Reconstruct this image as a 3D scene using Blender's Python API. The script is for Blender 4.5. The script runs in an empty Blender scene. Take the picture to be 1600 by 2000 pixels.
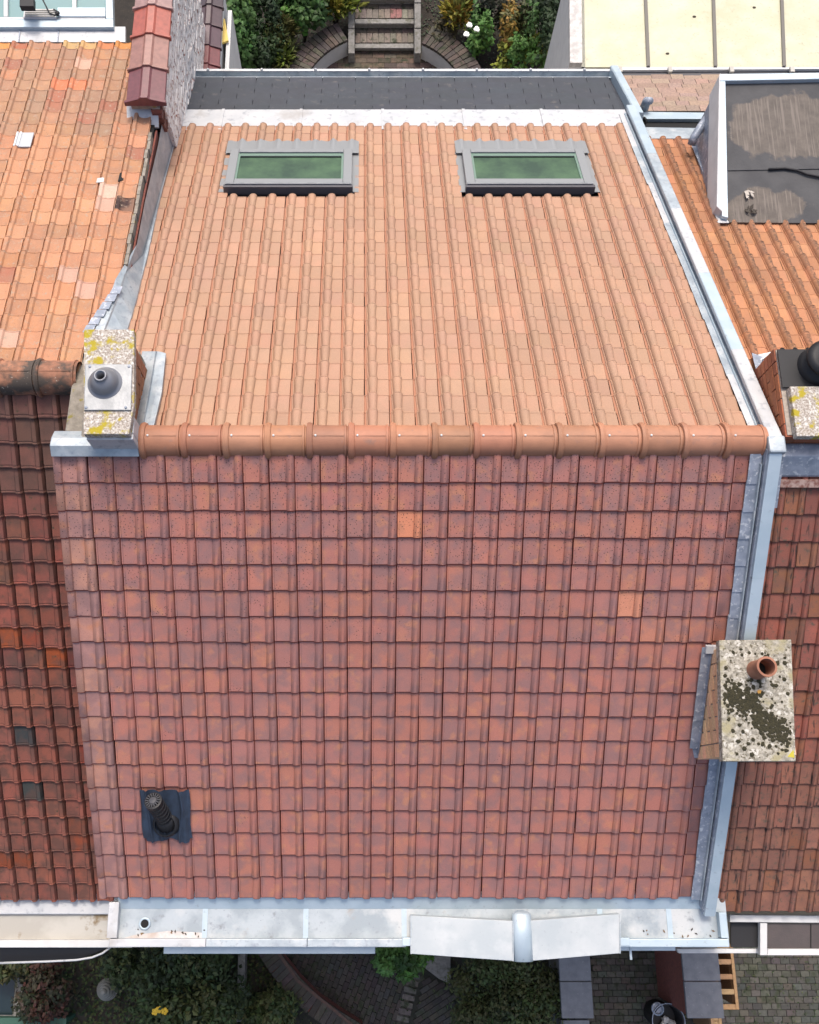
import bpy, math, random
from mathutils import Vector, Matrix
random.seed(7)
R = math.radians
scn = bpy.context.scene
col = scn.collection

# ------------------------------------------------------------------ camera, light, exposure
H = 10.0                                   # height of the main ridge (roof planes' apex)
CAM = Vector((0.0, -2.5915, H + 6.831))
PH = R(73); FPX = 1849.0; PPX = 711.0; PPY = 1000.0
cd = bpy.data.cameras.new('camera'); cam = bpy.data.objects.new('camera', cd); col.objects.link(cam)
cam.location = CAM; cam.rotation_euler = (R(90) - PH, 0, 0)
cd.sensor_fit = 'VERTICAL'; cd.sensor_height = 24; cd.lens = 24 * FPX / 2000; cd.shift_x = (800 - PPX) / 2000
cd.clip_end = 2000; cd.clip_start = .1
scn.camera = cam
wd = bpy.data.worlds.new('World'); scn.world = wd; wd.use_nodes = True
wn = wd.node_tree.nodes; wl = wd.node_tree.links
sky = wn.new('ShaderNodeTexSky'); sky.sky_type = 'NISHITA'; sky.sun_disc = False
SUN_EL, SUN_AZ = R(63), R(2)              # azimuth from +Y (behind the house) towards +X
sky.sun_elevation = SUN_EL; sky.sun_rotation = SUN_AZ
sky.air_density = 1.0; sky.dust_density = 6.0; sky.ozone_density = 1.0
bg = wn.get('Background') or wn.new('ShaderNodeBackground')
bg.inputs['Strength'].default_value = 0.15
wl.new(sky.outputs['Color'], bg.inputs['Color'])
sd = bpy.data.lights.new('sun', 'SUN'); sun = bpy.data.objects.new('sun', sd); col.objects.link(sun)
sd.energy = 1.1; sd.angle = R(10); sd.color = (1.0, .95, .88)
sdir = Vector((math.sin(SUN_AZ) * math.cos(SUN_EL), math.cos(SUN_AZ) * math.cos(SUN_EL), math.sin(SUN_EL)))
sun.rotation_euler = sdir.to_track_quat('Z', 'Y').to_euler(); sun.location = (5, 10, 30)
vs = scn.view_settings
vs.view_transform = 'Standard'; vs.look = 'None'; vs.gamma = 1; vs.use_curve_mapping = False
vs.exposure = 0.72

# ------------------------------------------------------------------ picture <-> place
AX = Vector((0, math.cos(PH), -math.sin(PH))); UPV = Vector((0, math.sin(PH), math.cos(PH)))
def ray(px, py): return AX + Vector((1, 0, 0)) * ((px - PPX) / FPX) + UPV * (-(py - PPY) / FPX)
def at_d(px, py, d): return CAM + ray(px, py) * d
def at_z(px, py, z):
    r = ray(px, py); return CAM + r * ((z - CAM.z) / r.z)
def at_y(px, py, y):
    r = ray(px, py); return CAM + r * ((y - CAM.y) / r.y)
def project(p):
    q = Vector(p) - CAM; d = q.dot(AX)
    return PPX + FPX * q.x / d, PPY - FPX * q.dot(UPV) / d
class Slope:
    """a roof slope: origin on its top line, 'dn' down the slope, 'n' outward"""
    def __init__(s, y, z, dy, pitch):      # dy = -1 faces the camera, +1 faces away
        s.o = Vector((0, y, z)); s.dn = Vector((0, dy * math.cos(pitch), -math.sin(pitch)))
        s.n = Vector((0, dy * math.sin(pitch), math.cos(pitch))); s.u = Vector((-dy, 0, 0)); s.dy = dy
    def p(s, x, v, n=0): return s.o + Vector((x, 0, 0)) + s.dn * v + s.n * n
    def hit(s, px, py, n=0):
        r = ray(px, py); o = s.o + s.n * n
        return CAM + r * ((o - CAM).dot(s.n) / r.dot(s.n))
    def v(s, py, n=0): return (s.hit(PPX, py, n) - s.o).dot(s.dn)
    def xv(s, px, py, n=0):
        h = s.hit(px, py, n); return h.x, (h - s.o).dot(s.dn)
    def mat(s, x, v, n=0):                 # tile frame: x = u, y = up the slope, z = n
        o = s.p(x, v, n); u = s.u; w = -s.dn; k = s.n
        return Matrix(((u.x, w.x, k.x, o.x), (u.y, w.y, k.y, o.y), (u.z, w.z, k.z, o.z), (0, 0, 0, 1)))
def slope_from(dy, pts):                   # two (py, depth) samples
    a = at_d(PPX, *pts[0]); b = at_d(PPX, *pts[1])
    return Slope(a.y, a.z, dy, math.atan2(a.z - b.z, abs(a.y - b.y)))
MF = Slope(0, H, -1, R(35.55)); MBK = Slope(0, H, 1, R(24.43))          # main house
LF = slope_from(-1, ((735, 7.85), (1740, 9.7))); LBK = slope_from(1, ((735, 7.85), (96, 10.4)))
RF = Slope(0, H - .09, -1, R(35.55)); RBK = Slope(0, H - .09, 1, R(24.43))
GZ = 0.0                                   # front yards
BZ = 3.0                                   # back garden, on higher ground

# ------------------------------------------------------------------ materials
def nmat(name):
    m = bpy.data.materials.new(name); m.use_nodes = True
    nt = m.node_tree; b = nt.nodes['Principled BSDF']
    return m, nt, nt.nodes, nt.links, b
def noise(nt, vec, scale, detail=4, rough=.55):
    n = nt.nodes.new('ShaderNodeTexNoise'); n.inputs['Scale'].default_value = scale
    n.inputs['Detail'].default_value = detail; n.inputs['Roughness'].default_value = rough
    nt.links.new(vec, n.inputs['Vector']); return n.outputs['Fac']
def ramp(nt, fac, lo, hi):
    r = nt.nodes.new('ShaderNodeMapRange'); r.inputs['From Min'].default_value = lo; r.inputs['From Max'].default_value = hi
    r.clamp = True; nt.links.new(fac, r.inputs['Value']); return r.outputs['Result']
def mix(nt, fac, a, b, mode='MIX'):
    m = nt.nodes.new('ShaderNodeMix'); m.data_type = 'RGBA'; m.blend_type = mode
    if isinstance(fac, (int, float)): m.inputs[0].default_value = fac
    else: nt.links.new(fac, m.inputs[0])
    for i, c in ((6, a), (7, b)):
        if isinstance(c, tuple): m.inputs[i].default_value = (*c, 1) if len(c) == 3 else c
        else: nt.links.new(c, m.inputs[i])
    return m.outputs[2]
def math_(nt, op, a, b):
    m = nt.nodes.new('ShaderNodeMath'); m.operation = op
    for i, c in ((0, a), (1, b)):
        if isinstance(c, (int, float)): m.inputs[i].default_value = c
        else: nt.links.new(c, m.inputs[i])
    return m.outputs[0]
def bump(nt, b, h, strength, dist=.01):
    n = nt.nodes.new('ShaderNodeBump'); n.inputs['Strength'].default_value = strength; n.inputs['Distance'].default_value = dist
    nt.links.new(h, n.inputs['Height']); nt.links.new(n.outputs['Normal'], b.inputs['Normal'])
def position(nt): return nt.nodes.new('ShaderNodeNewGeometry').outputs['Position']

def surf(name, c1, c2, scale=3, lo=.35, hi=.65, rough=.8, metal=0.0, spots=None, bmp=.15, bscale=60, stretch=None, spec=.5):
    """two mottled colours; spots = list of (colour, noise scale, lo, hi)"""
    m, nt, N, L, b = nmat(name); pos = position(nt)
    if stretch:
        mp = N.new('ShaderNodeMapping'); mp.inputs['Scale'].default_value = stretch; L.new(pos, mp.inputs['Vector']); pos = mp.outputs[0]
    c = mix(nt, ramp(nt, noise(nt, pos, scale), lo, hi), c1, c2)
    for sp in (spots or ()):
        c = mix(nt, ramp(nt, noise(nt, pos, sp[1], 5, .6), sp[2], sp[3]), c, sp[0])
    L.new(c, b.inputs['Base Color']); b.inputs['Roughness'].default_value = rough; b.inputs['Metallic'].default_value = metal
    b.inputs['Specular IOR Level'].default_value = spec
    if bmp: bump(nt, b, noise(nt, pos, bscale, 5), bmp)
    return m

def tile_mat(name, joined, bloom, bl_amt, specks=.0, lichen=None, streak=None, rough=.75, flank=None, dirt=None, warm=None):
    """tile colour comes from the tile itself (object colour or face attribute); bloom / specks / lichen vary inside each tile"""
    m, nt, N, L, b = nmat(name); pos = position(nt)
    if joined:
        at = N.new('ShaderNodeAttribute'); at.attribute_name = 'tint'; base = at.outputs['Color']; rnd = at.outputs['Alpha']
    else:
        oi = N.new('ShaderNodeObjectInfo'); base = oi.outputs['Color']; rnd = oi.outputs['Random']
    off = N.new('ShaderNodeVectorMath'); off.operation = 'ADD'
    cx = N.new('ShaderNodeCombineXYZ'); s = math_(nt, 'MULTIPLY', rnd, 57.0)
    L.new(s, cx.inputs[0]); L.new(s, cx.inputs[2])
    L.new(pos, off.inputs[0]); L.new(cx.outputs[0], off.inputs[1]); v = off.outputs[0]
    sr = N.new('ShaderNodeSeparateColor'); L.new(base, sr.inputs[0]); odd = ramp(nt, sr.outputs[0], .56, .50)
    c = mix(nt, math_(nt, 'MULTIPLY', odd, math_(nt, 'MULTIPLY', ramp(nt, noise(nt, v, 7, 3), .42, .62), bl_amt)), base, bloom)
    c = mix(nt, math_(nt, 'MULTIPLY', ramp(nt, noise(nt, pos, 1.1, 4, .6), .42, .72), .16), c, (.12, .09, .08))
    if warm: c = mix(nt, math_(nt, 'MULTIPLY', ramp(nt, noise(nt, v, 8.5, 3), .56, .70), .75), c, warm)
    c = mix(nt, ramp(nt, noise(nt, v, 160, 3), .3, .75), mix(nt, .25, c, (0, 0, 0)), c)
    if lichen:
        for (lc, sc, lo, hi) in lichen:
            c = mix(nt, ramp(nt, noise(nt, pos, sc, 6, .7), lo, hi), c, lc)
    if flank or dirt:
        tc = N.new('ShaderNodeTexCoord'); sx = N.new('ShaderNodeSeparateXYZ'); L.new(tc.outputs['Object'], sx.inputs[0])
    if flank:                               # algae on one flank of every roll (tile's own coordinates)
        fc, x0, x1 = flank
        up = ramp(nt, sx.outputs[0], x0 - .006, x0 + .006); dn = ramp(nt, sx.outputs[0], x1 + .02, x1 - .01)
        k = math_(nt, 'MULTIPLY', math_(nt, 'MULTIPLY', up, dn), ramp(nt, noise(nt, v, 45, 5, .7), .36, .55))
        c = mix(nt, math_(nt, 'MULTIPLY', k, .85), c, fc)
    if specks:
        vo = N.new('ShaderNodeTexVoronoi'); vo.inputs['Scale'].default_value = 48; L.new(v, vo.inputs['Vector'])
        k = ramp(nt, vo.outputs['Distance'], .26, .16)
        sz = N.new('ShaderNodeSeparateXYZ'); L.new(pos, sz.inputs[0])   # most specks on the courses under the ridge
        k = math_(nt, 'MULTIPLY', k, ramp(nt, math_(nt, 'ADD', noise(nt, v, 5, 2), ramp(nt, sz.outputs[2], H - 1.1, H + 1.6)), .62, .74))
        c = mix(nt, math_(nt, 'MULTIPLY', k, specks), c, (.05, .03, .03))
    if streak:
        mp = N.new('ShaderNodeMapping'); mp.inputs['Scale'].default_value = (1, .15, .15); L.new(v, mp.inputs['Vector'])
        c = mix(nt, ramp(nt, noise(nt, mp.outputs[0], 34, 4), streak[1], streak[1] + .08), c, streak[0])
    L.new(c, b.inputs['Base Color']); b.inputs['Roughness'].default_value = rough
    b.inputs['Specular IOR Level'].default_value = .35
    bump(nt, b, noise(nt, v, 90, 4), .12, .004)
    return m

def plain(name, c, rough=.6, metal=0, spec=.5):
    m, nt, N, L, b = nmat(name); b.inputs['Base Color'].default_value = (*c, 1)
    b.inputs['Roughness'].default_value = rough; b.inputs['Metallic'].default_value = metal; b.inputs['Specular IOR Level'].default_value = spec
    return m
def tint_mat(name, rough=.6, attr=True, tr=.15):
    m, nt, N, L, b = nmat(name)
    at = N.new('ShaderNodeAttribute'); at.attribute_name = 'tint'
    c = mix(nt, ramp(nt, noise(nt, position(nt), 25, 3), .35, .65), at.outputs['Color'], mix(nt, .3, at.outputs['Color'], (.0, .0, .0)))
    L.new(c, b.inputs['Base Color']); b.inputs['Roughness'].default_value = rough; b.inputs['Specular IOR Level'].default_value = .3
    return m
def obj_mat(name, rough=.85, sc=30, dark=.35, spots=None, bmp=.25):
    m, nt, N, L, b = nmat(name); oi = N.new('ShaderNodeObjectInfo'); pos = position(nt)
    c = mix(nt, ramp(nt, noise(nt, pos, sc, 5), .35, .7), oi.outputs['Color'], mix(nt, dark, oi.outputs['Color'], (.01, .01, .01)))
    for sp in (spots or ()):
        c = mix(nt, ramp(nt, noise(nt, pos, sp[1], 5, .6), sp[2], sp[3]), c, sp[0])
    L.new(c, b.inputs['Base Color']); b.inputs['Roughness'].default_value = rough
    bump(nt, b, noise(nt, pos, 80, 5), bmp)
    return m

BLOOM = (.275, .152, .144)
M_red = tile_mat('glazed red clay', False, BLOOM, .75, specks=.9, rough=.5, warm=(.50, .215, .125))
M_redj = tile_mat('glazed red clay joined', True, BLOOM, .75, specks=.9, rough=.5, warm=(.50, .215, .125))
M_raw = plain('unglazed red clay edge', (.23, .050, .035), .8)
M_raw2 = plain('unglazed orange clay edge', (.34, .155, .09), .8)
M_org = tile_mat('orange clay', False, (.40, .25, .165), .5, rough=.75)
M_orgj = tile_mat('orange clay joined', True, (.40, .25, .165), .5, rough=.75)
M_lorg = tile_mat('old orange clay', False, (.36, .20, .13), .6, rough=.85,
                  lichen=[((.34, .265, .20), 24, .56, .68), ((.19, .13, .09), 34, .60, .72)])
M_ldark = tile_mat('mossy dark clay', False, (.105, .058, .046), .7, rough=.8,
                   lichen=[((.055, .05, .03), 18, .60, .70), ((.30, .26, .22), 40, .72, .76)])
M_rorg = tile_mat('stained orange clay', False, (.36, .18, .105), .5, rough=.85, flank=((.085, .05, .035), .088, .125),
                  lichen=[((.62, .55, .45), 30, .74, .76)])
M_rdark = tile_mat('brown clay', False, (.19, .088, .070), .6, rough=.8, streak=((.05, .03, .025), .60),
                   lichen=[((.10, .075, .055), 22, .55, .66)])
M_ridge = obj_mat('ridge clay', .62, 7, .22, bmp=.12, spots=[((.26, .14, .10), 11, .60, .74), ((.50, .30, .20), 60, .70, .76)])
M_oldridge = obj_mat('lichened ridge clay', .9, 14, .5, spots=[((.07, .055, .045), 5, .46, .6), ((.40, .36, .30), 45, .64, .70), ((.45, .22, .03), 22, .72, .75)])
M_coping = obj_mat('glazed coping clay', .35, 20, .3, bmp=.05)
M_zinc = surf('zinc sheet', (.38, .43, .46), (.28, .325, .36), 5, .40, .60, .48, .25, [((.48, .50, .505), 6, .48, .72), ((.25, .28, .32), 26, .54, .70)], .08, 30)
M_zincd = surf('weathered zinc', (.29, .32, .38), (.19, .22, .27), 14, .35, .65, .5, .25, [((.48, .50, .53), 26, .56, .66)], .1, 40)
M_zincw = surf('pale zinc', (.49, .495, .50), (.42, .435, .45), 4, .4, .65, .5, .1, [((.29, .305, .33), 14, .56, .70), ((.36, .35, .34), 2.5, .56, .70)], .05, 30)
M_zincp = surf('smooth bluish zinc', (.43, .51, .56), (.37, .455, .51), 4, .4, .6, .42, .25, [((.30, .35, .39), 20, .62, .72)], .03, 30)
M_beige = surf('beige gutter lining', (.44, .42, .375), (.36, .34, .30), 3, .4, .6, .7, 0, [((.20, .145, .08), 2.6, .60, .68)], .05)
M_trough = surf('stained shade-toned gutter zinc', (.36, .40, .425), (.27, .31, .335), 4, .42, .60, .5, .2, [((.46, .475, .475), 2.2, .54, .66), ((.20, .215, .23), 9, .60, .72), ((.30, .26, .22), 3.1, .64, .74), ((.22, .24, .26), 50, .64, .72)], .08, 30)  # base tone darkened for the shade inside the trough; blotches are stains
M_galv = surf('galvanised cover', (.42, .45, .46), (.35, .39, .41), 2.2, .38, .62, .5, .12, [((.33, .365, .39), 7, .56, .72), ((.48, .505, .51), 5, .48, .8), ((.29, .31, .335), 40, .62, .76)], .1, 14)
M_white = surf('white paint', (.56, .56, .55), (.49, .49, .485), 6, .4, .7, .6)
M_lich = surf('lichened concrete', (.44, .40, .35), (.24, .20, .165), 70, .40, .58, .9, 0, [((.56, .54, .50), 38, .54, .61), ((.34, .27, .02), 10, .53, .62)], .5, 60)
M_lich2 = surf('lichened slab', (.36, .335, .28), (.20, .185, .15), 30, .40, .60, .9, 0, [((.50, .48, .43), 20, .54, .60), ((.10, .085, .055), 42, .55, .62), ((.28, .25, .15), 5, .52, .62)], .5, 60)
M_cement = surf('old cement', (.27, .24, .20), (.18, .16, .13), 18, .35, .65, .95, 0, [((.20, .17, .05), 12, .6, .68)], .4)
M_brick = obj_mat('brick', .9, 60, .25)
M_mortar = surf('mortar', (.42, .36, .30), (.30, .26, .22), 30, .35, .65, .95)
M_shale = surf('dark slate', (.060, .064, .075), (.042, .045, .054), 9, .4, .6, .42, 0, [((.12, .11, .105), 16, .60, .70)], .1)
M_slate = obj_mat('slate', .48, 12, .25, bmp=.05, spots=[((.085, .08, .078), 10, .60, .74)])
M_shingle = obj_mat('tan shingle', .95, 40, .3)
M_felt = surf('roofing felt', (.10, .10, .105), (.075, .075, .08), 4, .4, .6, .75, 0, None, .3, 25)
M_mud = surf('dried silt', (.23, .19, .155), (.15, .125, .10), 9, .38, .62, .95, 0, [((.30, .26, .22), 40, .58, .66)], .3, 60, stretch=(1.6, .7, 1))
M_frame = plain('grey aluminium', (.27, .28, .285), .42, .35)
M_framed = plain('dark grey cladding', (.075, .072, .08), .5, .1)
M_glass, _nt, _N, _L, _b = nmat('green tinted glazing')
_L.new(mix(_nt, ramp(_nt, noise(_nt, position(_nt), 3.2, 6, .62), .34, .66), (.024, .056, .042), (.062, .125, .070)), _b.inputs['Base Color'])  # two mottled greens paint in uneven reflections and the murky interior
_b.inputs['Roughness'].default_value = .06; _b.inputs['Specular IOR Level'].default_value = .5
M_glassin = plain('window lining', (.13, .20, .16), .5)
M_teal = plain('teal glazing', (.16, .27, .27), .08)
M_black = plain('black plastic', (.016, .016, .018), .5, 0, .3)
M_rubber = surf('blue black lead sheet', (.030, .045, .075), (.020, .028, .045), 12, .35, .65, .5, 0, None, .15, 25)
M_dark = plain('dark hollow', (.008, .008, .008), .9)
M_cone = plain('grey metal cone', (.20, .205, .225), .4, .3)
M_alu = surf('brushed plate', (.26, .27, .28), (.21, .22, .23), 10, .4, .6, .45, .4)
M_terra = surf('terracotta pot', (.33, .15, .09), (.24, .10, .06), 14, .35, .65, .8)
M_cream = surf('cream polycarbonate', (.47, .465, .335), (.42, .405, .27), 1.6, .35, .65, .4, 0, [((.49, .485, .385), 3, .45, .75), ((.36, .33, .22), 30, .58, .72), ((.30, .27, .19), 7, .66, .76)], .02)
M_bar = plain('brown glazing bar', (.11, .10, .085), .5)
M_soil = surf('dark soil', (.030, .024, .018), (.018, .015, .012), 8, .35, .65, .95, 0, [((.07, .05, .035), 40, .62, .70)], .6, 40)
M_ground = surf('earth', (.05, .045, .036), (.035, .032, .026), 2, .35, .65, .95)
M_paver = obj_mat('clay paver', .9, 25, .4, spots=[((.030, .036, .018), 7, .54, .66)])
M_path = surf('paving bed', (.030, .030, .024), (.020, .022, .016), 10, .35, .65, .95)
M_stone = surf('concrete stone', (.24, .23, .215), (.17, .165, .15), 20, .35, .65, .9, 0, [((.10, .10, .07), 8, .55, .68)], .4)
M_blue = surf('blue stone slab', (.17, .175, .19), (.13, .135, .15), 8, .35, .65, .75, 0, [((.23, .23, .24), 30, .62, .7)], .15)
M_wood = obj_mat('pallet wood', .85, 30, .25)
M_plaster = surf('flaking white paint on brick', (.72, .69, .66), (.58, .52, .48), 14, .45, .7, .9, 0, [((.22, .08, .055), 16, .57, .63)], .7, 35)
M_render = surf('wall render', (.50, .47, .43), (.43, .40, .37), 2, .4, .6, .9)
M_redbrick = surf('dull red brick', (.22, .07, .05), (.15, .05, .04), 30, .35, .65, .9)
M_leaf = tint_mat('leaf')
M_stem = surf('bark', (.06, .045, .03), (.04, .03, .02), 20, .35, .65, .9)
M_petal_w = plain('white petal', (.8, .8, .76), .6)
M_petal_y = plain('yellow petal', (.75, .48, .03), .6)
M_yellow = plain('yellow paint', (.68, .50, .12), .6)
M_frost = plain('frosted grey glass', (.17, .17, .15), .35)

# ------------------------------------------------------------------ objects
WORLD = {}                                   # world translation of every parent
def wpos(o): return WORLD.get(o.name, Vector((0, 0, 0)))
def tag(o, label=None, cat=None, group=None, kind=None):
    if label: o['label'] = label
    if cat: o['category'] = cat
    if group: o['group'] = group
    if kind: o['kind'] = kind
    return o
def thing(name, label, cat, loc, group=None):
    o = bpy.data.objects.new(name, None); o.empty_display_size = .2; col.objects.link(o)
    o.location = loc; WORLD[o.name] = Vector(loc); return tag(o, label, cat, group)
class MB:
    def __init__(s): s.v = []; s.f = []; s.t = []; s.tint = None
    def add(s, vs, fs, tint=None):
        k = len(s.v); s.v += [tuple(x) for x in vs]; s.f += [tuple(i + k for i in f) for f in fs]
        if tint is not None: s.t += [tint] * len(fs)
        return s
    def quad(s, *p): return s.add(p, [tuple(range(len(p)))])
    def box(s, a, b):
        (x0, y0, z0), (x1, y1, z1) = a, b
        vs = [(x, y, z) for z in (z0, z1) for y in (y0, y1) for x in (x0, x1)]
        return s.add(vs, [(0, 2, 3, 1), (4, 5, 7, 6), (0, 1, 5, 4), (2, 6, 7, 3), (0, 4, 6, 2), (1, 3, 7, 5)])
    def prism(s, pts, ext):                  # polygon swept along ext (both closed)
        n = len(pts); e = Vector(ext); pts = [Vector(p) for p in pts]
        nrm = Vector((0, 0, 0))
        for i in range(n): nrm += pts[i].cross(pts[(i + 1) % n])
        if nrm.dot(e) > 0: pts = pts[::-1]
        vs = pts + [p + e for p in pts]
        fs = [tuple(range(n)), tuple(range(2 * n - 1, n - 1, -1))] + [(i, i + n, (i + 1) % n + n, (i + 1) % n) for i in range(n)]
        return s.add(vs, fs)
    def sweep(s, rings, cap=True, closed=True):
        n = len(rings[0]); vs = [p for r in rings for p in r]; fs = []
        for i in range(len(rings) - 1):
            for j in range(n if closed else n - 1):
                a = i * n + j; b = i * n + (j + 1) % n
                fs.append((a, b, b + n, a + n))
        if cap and closed: fs += [tuple(range(n))[::-1], tuple(range((len(rings) - 1) * n, len(rings) * n))]
        return s.add(vs, fs)
    def tube(s, path, r, seg=10, cap=True):
        path = [Vector(p) for p in path]; rings = []
        rs = r if isinstance(r, (list, tuple)) else [r] * len(path)
        for i, p in enumerate(path):
            d = (path[min(i + 1, len(path) - 1)] - path[max(i - 1, 0)]).normalized()
            a = d.orthogonal().normalized() if i == 0 else (a - d * a.dot(d)).normalized()
            b = d.cross(a)
            rings.append([p + (a * math.cos(2 * math.pi * k / seg) + b * math.sin(2 * math.pi * k / seg)) * rs[i] for k in range(seg)])
        return s.sweep(rings, cap)
    def lathe(s, c, prof, seg=24, axis=(0, 0, 1), cap=False):
        ax = Vector(axis).normalized(); a = ax.orthogonal().normalized(); b = ax.cross(a); c = Vector(c)
        return s.sweep([[c + ax * z + (a * math.cos(2 * math.pi * k / seg) + b * math.sin(2 * math.pi * k / seg)) * r for k in range(seg)] for r, z in prof], cap)
    def blob(s, c, rx, ry, rz, seg=7, rings=4, j=.15):
        c = Vector(c); rr = []
        for i in range(rings + 1):
            t = math.pi * i / rings * .98 + .02
            rr.append([c + Vector((rx * math.sin(t) * math.cos(2 * math.pi * k / seg) * random.uniform(1 - j, 1 + j), ry * math.sin(t) * math.sin(2 * math.pi * k / seg) * random.uniform(1 - j, 1 + j), -rz * math.cos(t))) for k in range(seg)])
        return s.sweep(rr, True)
    def mesh(s, name, mat, org=Vector((0, 0, 0)), smooth=False):
        me = bpy.data.meshes.new(name); me.from_pydata([tuple(Vector(v) - org) for v in s.v], [], s.f)
        me.materials.append(mat)
        if s.t:
            ca = me.attributes.new('tint', 'FLOAT_COLOR', 'CORNER'); buf = []
            for f, t in zip(s.f, s.t): buf += list(t) * len(f)
            ca.data.foreach_set('color', buf)
        if smooth: me.shade_smooth()
        me.update(); return me
    def build(s, name, mat, parent=None, smooth=False, bevel=0, color=None, auto=None):
        org = wpos(parent) if parent else Vector((0, 0, 0))
        me = s.mesh(name, mat, org, smooth)
        if auto:
            me.shade_smooth(); me.set_sharp_from_angle(angle=R(auto))
        o = bpy.data.objects.new(name, me); col.objects.link(o)
        if parent: o.parent = parent
        WORLD[o.name] = org
        if color: o.color = (*color, 1)
        if bevel:
            bm = o.modifiers.new('bevel', 'BEVEL'); bm.width = bevel; bm.segments = 2; bm.limit_method = 'ANGLE'
        return o
def put(name, me, M, parent, color):
    o = bpy.data.objects.new(name, me); col.objects.link(o); o.parent = parent
    o.matrix_basis = Matrix.Translation(-wpos(parent)) @ M
    o.color = (*color, 1); return o
def single(mb, name, mat, label, cat, loc, group=None, **k):
    """a thing that is one mesh, origin at loc"""
    me = mb.mesh(name, mat, Vector(loc), k.get('smooth', False)); o = bpy.data.objects.new(name, me); col.objects.link(o)
    o.location = loc; WORLD[o.name] = Vector(loc); return tag(o, label, cat, group)
def jit(c, a=.1):
    k = random.uniform(1 - a, 1 + a); return tuple(min(1, x * k * random.uniform(1 - a * .4, 1 + a * .4)) for x in c)
def lerp(a, b, t): return tuple(x + (y - x) * t for x, y in zip(a, b))

# ---- structure: ground
def sheet(name, mat, pts, z0, z1):
    mb = MB().prism([(x, y, z0) for x, y in pts], (0, 0, z1 - z0)); return tag(mb.build(name, mat), kind='structure')
tag(MB().quad((-400, -400, -.02), (400, -400, -.02), (400, 400, -.02), (-400, 400, -.02)).build('ground', M_ground), kind='structure')
sheet('garden_soil', M_soil, [(-30, 6.0), (30, 6.0), (30, 60), (-30, 60)], -.01, BZ)

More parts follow.
